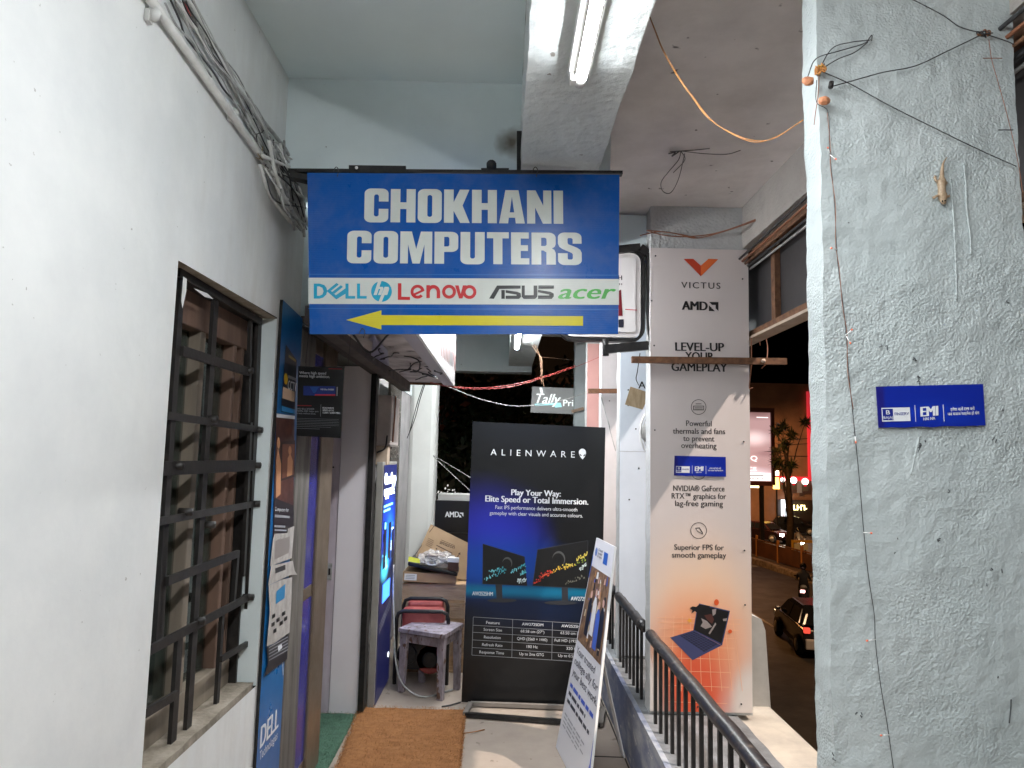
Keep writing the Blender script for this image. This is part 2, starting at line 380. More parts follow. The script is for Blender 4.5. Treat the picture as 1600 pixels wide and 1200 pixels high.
# ---- left wall with its barred window
WP = Panel((-.9, -2.5, 0), (0, 1, 0), (0, 0, 1))
Y0, Y1, Z0, Z1 = 1.906, 2.754, .685, 2.07
M_wall_dirty = MATS['wall_white_paint']; nt = M_wall_dirty.node_tree; N = nt.nodes; L = nt.links; bs = N['Principled BSDF']
tc = N.new('ShaderNodeTexCoord'); sx = N.new('ShaderNodeSeparateXYZ'); L.new(tc.outputs['Object'], sx.inputs[0])
mp = N.new('ShaderNodeMapping'); mp.inputs['Scale'].default_value = (1, 1, .22); L.new(tc.outputs['Object'], mp.inputs[0])
nz = N.new('ShaderNodeTexNoise'); nz.inputs['Scale'].default_value = 11; nz.inputs['Detail'].default_value = 8; nz.inputs['Roughness'].default_value = .65; L.new(mp.outputs[0], nz.inputs[0])
r1 = N.new('ShaderNodeMapRange'); r1.inputs['From Min'].default_value = .42; r1.inputs['From Max'].default_value = .72; L.new(nz.outputs[0], r1.inputs[0])
r2 = N.new('ShaderNodeMapRange'); r2.inputs['From Min'].default_value = 1.5; r2.inputs['From Max'].default_value = 2.75; r2.inputs['To Max'].default_value = .5; L.new(sx.outputs[1], r2.inputs[0])
ml = N.new('ShaderNodeMath'); ml.operation = 'MULTIPLY'; L.new(r1.outputs[0], ml.inputs[0]); L.new(r2.outputs[0], ml.inputs[1])
mx = N.new('ShaderNodeMix'); mx.data_type = 'RGBA'; L.new(ml.outputs[0], mx.inputs[0]); L.new(bs.inputs['Base Color'].links[0].from_socket, mx.inputs[6]); mx.inputs[7].default_value = (.54, .515, .47, 1); L.new(mx.outputs[2], bs.inputs['Base Color'])
mb = MB()
mb.fill(WP, [[(0, 0), (5.56, 0), (5.56, 3.05), (0, 3.05)], [(Y0+2.5, Z0), (Y1+2.5, Z0), (Y1+2.5, Z1+.005), (Y0+2.5, Z1-.005)]], 0, M_wall)
def quad(mb, a, b, c, d, m): mb.add([a, b, c, d], [(0, 1, 2, 3)], m)
D = -1.16
quad(mb, (-.9, Y0, Z0), (D, Y0, Z0), (D, Y0, Z1), (-.9, Y0, Z1), M_wall2)
quad(mb, (-.9, Y1, Z0), (-.9, Y1, Z1), (D, Y1, Z1), (D, Y1, Z0), M_wall2)
quad(mb, (-.9, Y0, Z1), (D, Y0, Z1), (D, Y1, Z1), (-.9, Y1, Z1), M_sill)
mb.box(-2.4, -2.5, 0, -1.165, 1.5, 3.05, M_wall2)
wall = tag(build('wall', mb), 'white painted wall on the left with the barred window', 'wall')
# the dim room behind
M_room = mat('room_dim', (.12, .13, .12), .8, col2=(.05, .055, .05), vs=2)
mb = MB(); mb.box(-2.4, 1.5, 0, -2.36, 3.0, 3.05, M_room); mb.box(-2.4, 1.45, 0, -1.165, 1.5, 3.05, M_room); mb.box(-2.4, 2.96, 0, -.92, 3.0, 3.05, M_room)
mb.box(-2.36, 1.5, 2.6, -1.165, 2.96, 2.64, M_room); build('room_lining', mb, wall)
win = MB()
X = -1.03
for (p, q, wd, m) in (((309, 490), (284, 1140), .036, M_woodpale), ((360, 510), (336, 1090), .026, M_wood), ((372, 518), (352, 1085), .022, M_wood), ((384, 522), (364, 1085), .04, M_woodpale)):
    a = aX(*p, X); b = aX(*q, X); win.bar((X, a.y, Z1-.02), (X, a.y, Z0+.06), wd*1.15, .05, m, V((1, 0, 0)))
win.box(X-.03, Y0, Z1-.13, X+.03, Y1, Z1-.005, M_wood); win.box(X-.03, Y0, Z0+.01, X+.03, Y1, Z0+.10, M_woodpale)
window = build('window', win, wall, .004)
win2 = MB(); win2.box(-1.15, Y1-.014, Z0+.012, -.972, Y1-.002, Z1-.006, M_grille); win2.box(-1.15, Y0, Z1-.02, -.965, Y1-.015, Z1-.006, M_grille); build('frame_lining', win2, window)
g = MB(); mgl = mat('window_glass', (.05, .065, .055), .05, alpha=.6, spec=.9)
g.box(X-.02, Y0, Z0+.1, X-.014, Y1, Z1-.13, mgl); build('pane', g, window)
cu = MB(); pts = []
for i in range(41):
    t = i/40; pts.append((-1.32+.035*math.sin(t*42)+.015*math.sin(t*17), Y0-.05+t*.55))
vs = [(x, y, z) for z in (Z0-.1, Z1+.1) for x, y in pts]
cu.add(vs, [(i, i+1, 41+i+1, 41+i) for i in range(40)], mat('curtain_cloth', (.36, .38, .32), .8, col2=(.22, .24, .2), vs=5), True); build('curtain', cu, window)
si = MB(); a = aX(396, 1079, -.9)
rough_box(si, -1.16, Y0+.002, Z0-.06, -.912, Y1-.002, Z0+.012, M_sill, .02, .006, 3); build('sill', si, window)
gr = MB(); GX = -.955; UP = V((1, 0, 0))
def gbar(p, q, wd, th=.012, dx=0):
    a = aX(*p, GX+dx); b = aX(*q, GX+dx); gr.bar(a, b, wd, th, M_grille, UP)
for p, q, wd in (((283, 432), (244, 1010), .030), ((336, 468), (292, 1147), .036), ((391, 500), (387, 660), .020), ((404, 505), (382, 1082), .040), ((257, 815), (248, 1006), .030),
                 ((279, 998), (267, 1180), .034), ((347, 955), (337, 1113), .022), ((371, 860), (364, 945), .020), ((391, 660), (380, 900), .022)):
    gbar(p, q, wd)
for p, q, wd in (((284, 548), (388, 581), .030), ((261, 649), (405, 671), .022), ((254, 732), (398, 727), .040), ((247, 815), (399, 787), .022), ((261, 908), (371, 865), .026), ((234, 1016), (388, 933), .026),
                 ((226, 1115), (276, 1085), .024), ((345, 1030), (386, 1006), .020), ((279, 425), (408, 503), .026)):
    gbar(p, q, wd, .010, .011)
for p in ((387, 579), (330, 655), (402, 672), (399, 727), (398, 787), (388, 933), (326, 820), (275, 728), (310, 970), (290, 800)):
    c = aX(*p, GX+.012); gr.tube([c+V((-.02, 0, 0)), c+V((.02, 0, 0))], .012, M_grille, 7)
build('grille', gr, window)
pe = MB()   # peeled white paint on the top of the grille
for l in (((284, 432), (290, 436), (289, 455), (283, 482), (281, 470)), ((300, 450), (322, 458), (331, 467), (318, 464))):
    P = Panel((GX+.02, 0, 0), (0, 1, 0), (0, 0, 1)); pe.px(P, l, .004, M_white)
build('peeling_paint', pe, window)

# wall over the shop door and beyond
mb = MB(); mb.box(-1.1, 3.06, 2.12, -.905, 6.9, 3.05, M_wall2); mb.box(-1.1, 5.14, 0, -.915, 6.9, 2.118, mat('shop_wall_grey', (.42, .40, .40), .6, col2=(.3, .29, .29), vs=5))
one('wall', mb, 'wall above and beyond the shop door behind the signboards', 'wall')
mb = MB(); mb.box(-.93, 6.9, 0, -.66, 7.2, 3.05, mat('column_white', (.72, .73, .70), .45, col2=(.62, .63, .6), vs=2, bump=(20, .2, .003)))
one('white_column', mb, 'bright white rounded column behind the carton stack', 'column', bevel=.05)

# ---- parapet with its railing
mb = MB()
rough_box(mb, .68, -2.5, 0, .705, 7.6, .325, M_parapet, .04, .002, 2)
rough_box(mb, .705, -2.5, 0, 1.17, 7.6, .322, M_coping, .05, .004, 5)
mb.box(1.17, -2.5, -.3, 1.40, 7.6, .30, M_cream)
mb.box(-.9, 7.6, 0, 1.17, 7.7, .9, M_coping)
one('parapet', mb, 'low blue-grey scuffed parapet wall under the black railing', 'wall')

def railing(y0, y1, label):
    t = thing('railing', label, 'railing', (.74, y0, .32), 'railings between the pillars')
    r = MB(); n = 12; pr = []
    for i in range(n+1):
        y = y0+(y1-y0)*i/n; pr.append((.74, y, .700+.003*math.sin(i*2.1)))
    r.tube(pr, .027, M_blackpaint, 12); build('top_rail', r, t)
    y = y0+.07
    while y < y1-.03:
        b = MB(); b.box(.734, y-.008, .318, .748, y+.008, .69, M_black); build('baluster', b, t)
        y += .112
    return t
railing(1.72, 3.58, 'nearest black railing with worn handrail in front of the gaming poster pillar')
railing(3.74, 4.555, 'short black railing just left of the gaming poster pillar')
railing(4.72, 5.42, 'black railing half hidden behind the black monitor standee')

# ---- pillars
def pillar(name, x0, x1, y0, y1, z0, z1, m, label, seed, amp=.004, step=.025):
    mb = MB(); rough_box(mb, x0, y0, z0, x1, y1, z1, m, step, amp, seed); return one(name, mb, label, 'pillar', 'concrete pillars along the corridor')
NY = 1.63
xr = aY(1590, 200, NY).x
mb = MB(); rough_box(mb, .742, NY, .324, xr, NY+.085, 2.878, M_pillar, .016, .005, 1)
rnd = random.Random(17); cm = mat('plaster_chip', (.07, .075, .08), .9)   # chips and scratches in the plaster
for (p, n_, s_) in (((1434, 592), 6, 6), ((1441, 690), 5, 5), ((1467, 838), 4, 4), ((1556, 682), 3, 5), ((1564, 640), 2, 4), ((1595, 612), 3, 5), ((1573, 468), 2, 3), ((1341, 1117), 5, 5), ((1564, 1062), 2, 6), ((1430, 560), 3, 4), ((1303, 1180), 3, 5), ((1548, 888), 2, 2), ((1565, 890), 2, 2), ((1541, 912), 2, 2), ((1484, 766), 2, 3), ((1380, 540), 3, 4)):
    for k in range((n_+1)//2):
        a = (p[0]+rnd.uniform(-s_, s_), p[1]+rnd.uniform(-s_, s_)); mb.wire([aY(*a, NY-.0015), aY(a[0]+rnd.uniform(-3, 3), a[1]+rnd.uniform(-1, 4), NY-.002), aY(a[0]+rnd.uniform(-4, 4), a[1]+rnd.uniform(1, 7), NY-.0015)], .0011, cm, 5, 3)
mb.wire([aY(*q, NY-.002) for q in ((1580, 1093), (1579, 1110), (1577, 1130))], .0014, cm); mb.wire([aY(*q, NY-.0015) for q in ((1440, 695), (1432, 712), (1424, 742), (1436, 743))], .001, cm)
one('concrete_pillar', mb, 'nearest big rough plastered grey-blue pillar on the right with a gecko on it', 'pillar', 'concrete pillars along the corridor')
VY = 3.60
pillar('concrete_pillar', .742, 1.245, VY, VY+.12, .324, 2.878, M_pillar_far, 'rough concrete pillar wearing the white and orange gaming laptop poster', 2)
pillar('concrete_pillar', .742, 1.245, 4.57, 4.69, .324, 2.878, M_pillar_far, 'pillar just left of the gaming poster, faced with a bluish white board', 3)
pillar('concrete_pillar', .742, 1.245, 5.46, 5.58, .324, 2.878, M_pillar_far, 'pillar behind the standee faced with a pale pinkish board', 4)
pillar('concrete_pillar', .742, 1.245, 6.42, 6.54, .324, 2.878, M_pillar_far, 'pillar faced with a salmon pink board', 5)
pillar('concrete_pillar', .742, 1.245, 7.52, 7.66, .324, 2.878, M_pillar, 'farthest speckled grey pillar beside the lit sign', 6)
# ---- outside ledge block
mb = MB()
a = aY(1170, 960, 3.8); b = aY(1203, 1000, 3.8)
P = Panel((0, 3.8, 0), (1, 0, 0), (0, 0, 1))
pts = [P.uv(*q) for q in ((1165, 957), (1190, 968), (1196, 985), (1207, 1146), (1165, 1146))]
mb.slab(P, pts[::-1], -.25, 0, mat('block_white', (.50, .49, .46), .6, col2=(.4, .39, .37), vs=5, bump=(30, .3, .003)))
one('concrete_block', mb, 'whitewashed concrete block on the ledge right of the gaming poster', 'block', bevel=.006)

# ================================================================== TUBE LIGHTS
def tube_light(cx, y0, y1, label, glow, side):
    t = thing('tube_light', label, 'tube light', (cx, (y0+y1)/2, 2.62))
    f = MB(); f.box(cx-.034, y0, 2.585, cx+.026, y1, 2.618, M_white); f.box(cx-.03, y0-.004, 2.575, cx+.014, y0+.03, 2.60, M_white); f.box(cx-.03, y1-.03, 2.562, cx+.014, y1+.006, 2.60, M_pvc)
    build('batten', f, t, .004)
    g = MB(); n = 24; q = [(cx+.0145*math.cos(k/n*6.28319), 2.571+.0145*math.sin(k/n*6.28319)) for k in range(n)]   # LED tube: opaque back, glowing diffuser below
    for k in range(n):
        a, b = q[k], q[(k+1) % n]; up = math.sin((k+.5)/n*6.28319)
        g.add([(a[0], y0+.03, a[1]), (b[0], y0+.03, b[1]), (b[0], y1-.028, b[1]), (a[0], y1-.028, a[1])], [(0, 3, 2, 1)], glow if up < -.72 else side if up < -.36 else M_tubeedge if up < .05 else M_white, True)
    build('tube', g, t)
    for y in (y0+.012, y1-.012):
        e = MB(); e.tube([(cx, y-.016, 2.571), (cx, y+.016, 2.571)], .016, M_white, 12); build('end_cap', e, t)
    return t
tl = tube_light(.185, -2.2, 1.84, 'long glowing tube light on the beam overhead', M_tubeglow, M_tubeside)  # unseen length behind the camera is added to even out the light
tube_light(.105, 3.02, 6.62, 'second tube light glowing just under the bottom edge of the blue sign', M_tube2, M_tube2)  # hidden length behind the sign is added to brighten the doorway and floor
mb = MB(); q = Panel((.165, 0, 2.615), (1, 0, 0), (0, 1, 0))
mb.tube([(.135, 1.42, 2.621), (.135, 1.42, 2.611)], .03, M_beam, 14); build('ceiling_rose', mb, tl)

# ================================================================== HANGING SIGN
SY = 2.5
SB = Panel(aY(484, 522, SY), aY(966, 522, SY)-aY(484, 522, SY), (0, 0, 1))
def sign_mat(name, c):
    m, nt, b = new_mat(name); N = nt.nodes; L = nt.links
    b.inputs['Base Color'].default_value = (*c, 1); b.inputs['Roughness'].default_value = .26; b.inputs['Specular IOR Level'].default_value = .22
    tc = N.new('ShaderNodeTexCoord'); wv = N.new('ShaderNodeTexWave'); wv.bands_direction = 'Z'; wv.inputs['Scale'].default_value = 38; wv.inputs['Distortion'].default_value = .4
    L.new(tc.outputs['Object'], wv.inputs[0]); nz = N.new('ShaderNodeTexNoise'); nz.inputs['Scale'].default_value = 3; L.new(tc.outputs['Object'], nz.inputs[0])
    bp = N.new('ShaderNodeBump'); bp.inputs['Strength'].default_value = .12; bp.inputs['Distance'].default_value = .002; L.new(wv.outputs[1], bp.inputs['Height'])
    b2 = N.new('ShaderNodeBump'); b2.inputs['Strength'].default_value = .15; b2.inputs['Distance'].default_value = .03; L.new(nz.outputs[0], b2.inputs['Height']); L.new(bp.outputs[0], b2.inputs['Normal'])
    L.new(b2.outputs[0], b.inputs['Normal'])
    n2 = N.new('ShaderNodeTexNoise'); n2.inputs['Scale'].default_value = 6; n2.inputs['Detail'].default_value = 9; n2.inputs['Roughness'].default_value = .7; L.new(tc.outputs['Object'], n2.inputs[0])   # dust and fading
    r2_ = N.new('ShaderNodeMapRange'); r2_.inputs['From Min'].default_value = .45; r2_.inputs['From Max'].default_value = .8; r2_.inputs['To Max'].default_value = .22; L.new(n2.outputs[0], r2_.inputs[0])
    m2 = N.new('ShaderNodeMix'); m2.data_type = 'RGBA'; L.new(r2_.outputs[0], m2.inputs[0]); m2.inputs[6].default_value = (*c, 1); m2.inputs[7].default_value = (.24, .23, .21, 1); L.new(m2.outputs[2], b.inputs['Base Color'])
    r3_ = N.new('ShaderNodeMapRange'); r3_.inputs['To Min'].default_value = .18; r3_.inputs['To Max'].default_value = .42; L.new(n2.outputs[0], r3_.inputs[0]); L.new(r3_.outputs[0], b.inputs['Roughness'])
    MATS[name] = m
    return m
S_blue = sign_mat('sign_blue', (.001, .075, .33)); S_white = sign_mat('sign_white', (.60, .63, .60)); S_yel = sign_mat('sign_yellow', (.58, .51, .025))
S_cyan = sign_mat('sign_cyan', (.01, .33, .52)); S_red = sign_mat('sign_red', (.52, .035, .04)); S_blk = sign_mat('sign_black', (.008, .009, .011)); S_grn = sign_mat('sign_green', (.10, .42, .10))
st = thing('hanging_sign', 'big blue hanging shop sign with white block letters and a yellow arrow', 'sign', SB.P(.55, 0, 0))
mb = MB(); c = [SB.uv(*p) for p in ((484, 522), (966, 522), (968, 273), (480, 270))]
mb.slab(SB, c, -.006, 0, S_blue); build('board', mb, st)
mb = MB()
for y in (428, 481.5): mb.px(SB, ((482, y), (967, y+1.5), (967, y+2.6), (482, y+1.1)), .0008, mat('sign_crease', (.01, .13, .42), .3))
build('crease', mb, st)
mb = MB(); poster_text(mb, SB, 'CHOKHANI', (569, 347), (880, 350), 52, .0012, S_white); poster_text(mb, SB, 'COMPUTERS', (542, 411), (909, 414), 50, .0012, S_white); build('lettering', mb, st)
mb = MB(); mb.px(SB, ((482, 434), (967, 436), (967, 476.5), (482, 475)), .001, S_white); strip = build('logo_strip', mb, st)
def zm(l, s, ox, oy): return [(ox+x/s, oy+y/s) for x, y in l]
mb = MB(); Z = lambda l: zm(l, 6.6667, 480, 420)
mb.px(SB, [Z([(70, 155), (130, 155), (180, 170), (203, 200), (210, 235), (200, 270), (170, 300), (130, 312), (70, 312)]), Z([(105, 185), (105, 283), (130, 283), (160, 268), (172, 235), (160, 200), (130, 185)])], .002, S_cyan)
for k, l in enumerate(([(203, 232), (228, 212), (325, 300), (305, 320)], [(228, 212), (308, 148), (330, 166), (250, 231)], [(262, 243), (352, 172), (374, 190), (284, 262)], [(305, 320), (298, 278), (400, 205), (400, 262)])):
    mb.px(SB, Z(l), .0021+k*.0001, S_cyan)
for dx in (0, 120): mb.px(SB, Z([(x+dx, y) for x, y in ((400, 155), (432, 155), (432, 285), (501, 285), (501, 312), (400, 312))]), .002, S_cyan)
mb.px(SB, Z(arc(775, 237, 108, 0, 359, 40)), .002, S_cyan)
for k, l in enumerate(([(740, 128), (775, 128), (725, 275), (692, 275)], [(735, 190), (790, 190), (796, 210), (770, 275), (738, 275), (762, 212), (728, 212)], [(808, 190), (842, 190), (778, 345), (744, 345)], [(815, 190), (850, 190), (855, 212), (835, 275), (785, 275), (795, 250), (812, 250), (824, 212), (808, 212)])):
    mb.px(SB, Z(l), .0026+k*.0001, S_white)
mb.px(SB, Z([(945, 152), (982, 152), (982, 292), (1072, 294), (1072, 326), (945, 324)]), .002, S_red)
L7 = lambda l: zm(l, 6.6667, 480, 420)
def ring(cx, cy, ro, ri, a0, a1, m, d, ry=1, n=18): mb.px(SB, Z(arc(cx, cy, ro, a0, a1, n, ro*ry)+arc(cx, cy, ri, a1, a0, n, ri*ry)), d, m)
ring(1150, 240, 73, 42, 40, 360-8, S_red, .002); mb.px(SB, Z([(1110, 258), (1210, 212), (1222, 232), (1118, 280)]), .0022, S_red)
mb.px(SB, Z([(1242, 172), (1278, 172), (1278, 306), (1242, 306)]), .002, S_red); ring(1315, 240, 70, 34, 180, 360, S_red, .0021); mb.px(SB, Z([(1350, 235), (1385, 235), (1385, 308), (1350, 308)]), .0022, S_red)
for cx in (1478, 1690): ring(cx, 240 if cx < 1600 else 243, 73, 40, 0, 359.9, S_red, .002)
mb.px(SB, Z([(1540, 174), (1578, 174), (1600, 262), (1622, 174), (1660, 174), (1618, 310), (1582, 310)]), .0023, S_red)
Z = lambda l: zm(l, 6.154, 720, 420)
for k, l in enumerate(([(272, 287), (348, 162), (575, 162), (575, 192), (372, 195), (318, 290)], [(390, 205), (425, 205), (540, 222), (575, 235), (580, 270), (560, 290), (390, 290)], [(585, 162), (615, 162), (615, 255), (700, 255), (700, 162), (735, 162), (735, 270), (715, 290), (605, 290), (585, 270)],
                       [(745, 162), (895, 162), (895, 192), (745, 195)], [(742, 203), (860, 222), (892, 238), (895, 265), (875, 290), (742, 290), (742, 258), (850, 258), (850, 248), (742, 226)])):
    mb.px(SB, Z(l), .002+k*.0001, S_blk)
mb.px(SB, Z([(428, 232), (535, 250), (535, 260), (428, 260)]), .0026, S_white); mb.px(SB, Z([(423, 198), (431, 198), (431, 291), (423, 291)]), .0027, S_white)
text(mb, SB, 'acer', (873, 467), (962, 467), 23, .002, S_grn, bold=2, shear=.28)
build('lettering', mb, strip)
mb = MB(); mb.px(SB, ((541, 500), (596, 485), (596, 492.5), (911, 494), (911, 509), (596, 508), (596, 515)), .0012, S_yel); build('arrow', mb, st)
mb = MB(); a = aY(452, 268, SY+.03); b = aY(972, 271.5, SY+.03)
mb.bar(a, b, .03, .012, M_black); mb.bar(aY(456, 275, SY+.03), aY(486, 282, SY+.03), .05, .02, M_black); build('hanging_rail', mb, st)
mb = MB(); mb.px(Panel((0, SY+.015, 0), (1, 0, 0), (0, 0, 1)), ((555, 270), (555, 258), (634, 259), (634, 270)), 0, M_black)
P = Panel((0, SY+.02, 0), (1, 0, 0), (0, 0, 1)); mb.slab(P, [P.uv(*p) for p in ((545, 272), (634, 272), (634, 259), (545, 258))], -.012, 0, M_black)
mb.tube([aY(557, 262, SY+.008), aY(557, 262, SY)], .006, M_white, 8); build('bracket', mb, st)
mb = MB()
for x in (525, 836, 566):
    y = 268 if x != 566 else 520
    mb.wire([aY(x-5, y+1, SY-.004), aY(x, y-7, SY-.006), aY(x+4, y-2, SY-.006), aY(x+2, y+8, SY-.008)], .0016, M_cabled)
build('tie_wire', mb, st)
# clamp and strap next to the beam
mb = MB(); mb.bar(aY(812, 205, 2.58), aY(812, 270, 2.58), .022, .006, M_black, V((0, 1, 0)))
c = aY(768, 262, 2.60); mb.tube([c+V((0, -.03, 0)), c+V((0, .1, 0))], .019, M_black, 12); mb.bar(aY(752, 269, 2.6), aY(795, 269, 2.6), .03, .02, M_black)
one('steel_bracket', mb, 'dark sooty steel bracket and strap above the top edge of the blue sign', 'bracket')

# ================================================================== POSTERS AND BOARDS
def print_mat(name, base, layers, rough=.35):
    """printed sheet: base colour and soft printed colour areas in the sheet's own UV"""
    m, nt, b = new_mat(name); N = nt.nodes; L = nt.links
    b.inputs['Roughness'].default_value = rough
    uvn = N.new('ShaderNodeUVMap'); sp = N.new('ShaderNodeSeparateXYZ'); L.new(uvn.outputs[0], sp.inputs[0])
    cur = None
    def mth(op, a, b_=None, c=None):
        n = N.new('ShaderNodeMath'); n.operation = op
        for i, q in enumerate((a, b_, c)):
            if q is None: continue
            if isinstance(q, (int, float)): n.inputs[i].default_value = q
            else: L.new(q, n.inputs[i])
        return n.outputs[0]
    nz = N.new('ShaderNodeTexNoise'); nz.inputs['Scale'].default_value = 2.5; L.new(uvn.outputs[0], nz.inputs[0])
    for rgb, cx, cy, rx, ry, soft, amt in layers:
        dx = mth('DIVIDE', mth('SUBTRACT', sp.outputs[0], cx), rx); dy = mth('DIVIDE', mth('SUBTRACT', sp.outputs[1], cy), ry)
        r = mth('SQRT', mth('ADD', mth('MULTIPLY', dx, dx), mth('MULTIPLY', dy, dy)))
        r = mth('ADD', r, mth('MULTIPLY', mth('SUBTRACT', nz.outputs[0], .5), .25))
        mr = N.new('ShaderNodeMapRange'); mr.interpolation_type = 'SMOOTHSTEP'
        mr.inputs['From Min'].default_value = 1-soft; mr.inputs['From Max'].default_value = 1; mr.inputs['To Min'].default_value = amt; mr.inputs['To Max'].default_value = 0
        L.new(r, mr.inputs[0])
        mx = N.new('ShaderNodeMix'); mx.data_type = 'RGBA'; L.new(mr.outputs[0], mx.inputs[0])
        if cur: L.new(cur, mx.inputs[6])
        else: mx.inputs[6].default_value = (*lin(base), 1)
        mx.inputs[7].default_value = (*lin(rgb), 1); cur = mx.outputs[2]
    L.new(cur, b.inputs['Base Color'])
    MATS[name] = m
    return m
def sheet(mb, pan, loop, d0, d1, m, medge=None):
    xs = [p[0] for p in loop]; ys = [p[1] for p in loop]; i0 = len(mb.v)
    mb.slab(pan, loop, d0, d1, m, medge)
    for k, (x, y) in enumerate(loop): mb.uv[i0+k] = ((x-min(xs))/(max(xs)-min(xs)), (y-min(ys))/(max(ys)-min(ys)))
def line(mb, pan, p, q, wd, d, m):
    a = V(pan.uv(*p)+(0,)); b = V(pan.uv(*q)+(0,)); n = (b-a).cross(V((0, 0, 1))).normalized()*wd/2
    mb.fill(pan, [[tuple((a-n)[:2]), tuple((b-n)[:2]), tuple((b+n)[:2]), tuple((a+n)[:2])]], d, m)
def ringpx(mb, pan, cx, cy, r, wd, d, m):
    mb.px(pan, [arc(cx, cy, r, 0, 359.9, 28), arc(cx, cy, r-wd, 359.9, 0, 28)], d, m)
K = ink('black', (22, 21, 22)); KG = ink('dark_grey', (58, 54, 52)); Wt = ink('white', (225, 228, 232)); GY = ink('grey', (150, 152, 158))

# ---- gaming laptop poster on the second pillar
VP_ = Panel((.742, VY-.014, .32), (1, 0, 0), (0, 0, 1))
vm = print_mat('poster_cream_orange', (208, 199, 196), [((243, 205, 172), .5, .19, .85, .25, .9, 1), ((238, 150, 104), .47, .13, .66, .17, .85, 1), ((226, 92, 58), .45, .04, .44, .15, .7, 1), ((225, 216, 210), 1.0, .02, .26, .10, .6, 1), ((225, 216, 210), -.02, .04, .16, .09, .6, 1)], .42)
pt = thing('pillar_poster', 'tall white and orange gaming laptop poster on the second pillar', 'poster', VP_.P(.2, 0))
mb = MB(); loop = [VP_.uv(*p) for p in ((1016, 1111), (1176, 1114), (1169, 391), (1016, 387))]
loop = [loop[0], (loop[1][0], loop[0][1]), (loop[2][0], loop[3][1]), loop[3]]
sheet(mb, VP_, loop, -.011, 0, vm, M_white)
for p in ((1024, 400), (1160, 436), (1022, 540), (1023, 672), (1162, 690), (1163, 860), (1164, 945), (1024, 1090), (1158, 1100), (1090, 1104), (1018, 470)):
    c = VP_.P(*VP_.uv(*p)); mb.tube([c+V((0, -.0005, 0)), c+V((0, -.004, 0))], .004, M_black, 8)
build('sheet', mb, pt)
mb = MB(); Z = lambda l: zm(l, 3.334, 960, 340)
mb.px(VP_, Z([(360, 215), (410, 215), (450, 250), (450, 306)]), .001, ink('victory_red', (190, 60, 30)))
mb.px(VP_, Z([(450, 250), (490, 215), (541, 217), (450, 306)]), .001, ink('victory_orange', (222, 105, 45))); build('emblem', mb, pt)
mb = MB()
text(mb, VP_, 'VICTUS', (1064.5, 450), (1125.5, 451.5), 9.5, .001, KG, 1, 1.25)
text(mb, VP_, 'AMD', (1066, 484), (1105, 485), 13.5, .001, K, 3)
for l in ([(1108, 472), (1122.5, 472), (1122.5, 486), (1118, 482), (1118, 476.5), (1112.5, 476.5)], [(1107.5, 477), (1112, 481), (1112, 482.5), (1113.5, 482.5), (1117, 486.5), (1107.5, 486)]): mb.px(VP_, l, .001, K)
text(mb, VP_, 'LEVEL-UP', (1055.5, 548), (1131, 549), 13, .001, K, 2); text(mb, VP_, 'YOUR', (1071, 562.5), (1115, 563.5), 12.5, .001, K, 2); text(mb, VP_, 'GAMEPLAY', (1049.5, 579.5), (1136, 581), 13, .001, K, 2)
for s, a, b, y in (('Powerful', 1072, 1112, 665.5), ('thermals and fans', 1051.5, 1133, 677.5), ('to prevent', 1067.5, 1116, 689), ('overheating', 1064.5, 1119.5, 700), ('NVIDIA® GeForce', 1052, 1132, 767), ('RTX™ graphics for', 1049.5, 1134.5, 779), ('lag-free gaming', 1055, 1129.5, 790.5), ('Superior FPS for', 1053.5, 1131, 859), ('smooth gameplay', 1050, 1134.5, 871)):
    text(mb, VP_, s, (a, y), (b, y+.8), 8.6, .001, KG, 1)
build('lettering', mb, pt)
mb = MB()
for cx, cy, r in ((1091.5, 636, 12), (1091.5, 738, 11.5), (1091.5, 829, 12.8)): ringpx(mb, VP_, cx, cy, r, .9, .001, KG)
mb.px(VP_, [[(1083, 634), (1100, 634), (1100, 641), (1083, 641)], [(1084, 640), (1099, 640), (1099, 635), (1084, 635)]], .001, KG)
for y in (637, 639): line(mb, VP_, (1085, y), (1098, y), .0022, .0011, KG)
line(mb, VP_, (1087, 631), (1096, 631), .003, .001, KG)
mb.px(VP_, [[(1086, 825), (1093, 824), (1098, 832), (1098, 835), (1090, 831)], [(1090.5, 830), (1097, 833.5), (1092.5, 825.5), (1087.5, 826)]], .001, KG); build('icons', mb, pt)
mb = MB(); og = ink('grid_orange', (245, 190, 150))
for i in range(9):
    y = 965+i*i*1.3+i*6; line(mb, VP_, (1026+i*2, y), (1160-i*3, y+3), .0022, .0008, og)
for i in range(9): line(mb, VP_, (1040+i*13, 962), (1000+i*30 if False else 1052+(i-4)*5+i*8+i*3, 1080), .0022, .0009, og)
build('grid_print', mb, pt)
mb = MB(); Z = lambda l: zm(l, 4.444, 1010, 860); lb = ink('laptop_blue', (62, 68, 110)); ls = ink('laptop_screen', (18, 17, 20)); 
mb.px(VP_, Z([(165, 605), (325, 555), (520, 660), (320, 762)]), .0012, lb)
mb.px(VP_, Z([(365, 368), (580, 420), (525, 660), (325, 555), (345, 440)]), .0014, lb); mb.px(VP_, Z([(370, 378), (572, 425), (520, 645), (332, 552), (350, 440)]), .0016, ls)
mb.px(VP_, Z([(230, 590), (330, 562), (495, 650), (400, 705)]), .0015, ink('keys', (38, 40, 66)))
for i in range(5): a = .15+i*.17; line(mb, VP_, *Z([(230+100*a, 590-28*a), (400+95*a, 705-55*a)]), .0018, .0018, lb)
for i in range(9): a = .1+i*.1; line(mb, VP_, *Z([(230+170*a, 590+115*a), (330+165*a, 562+88*a)]), .0016, .0017, lb)
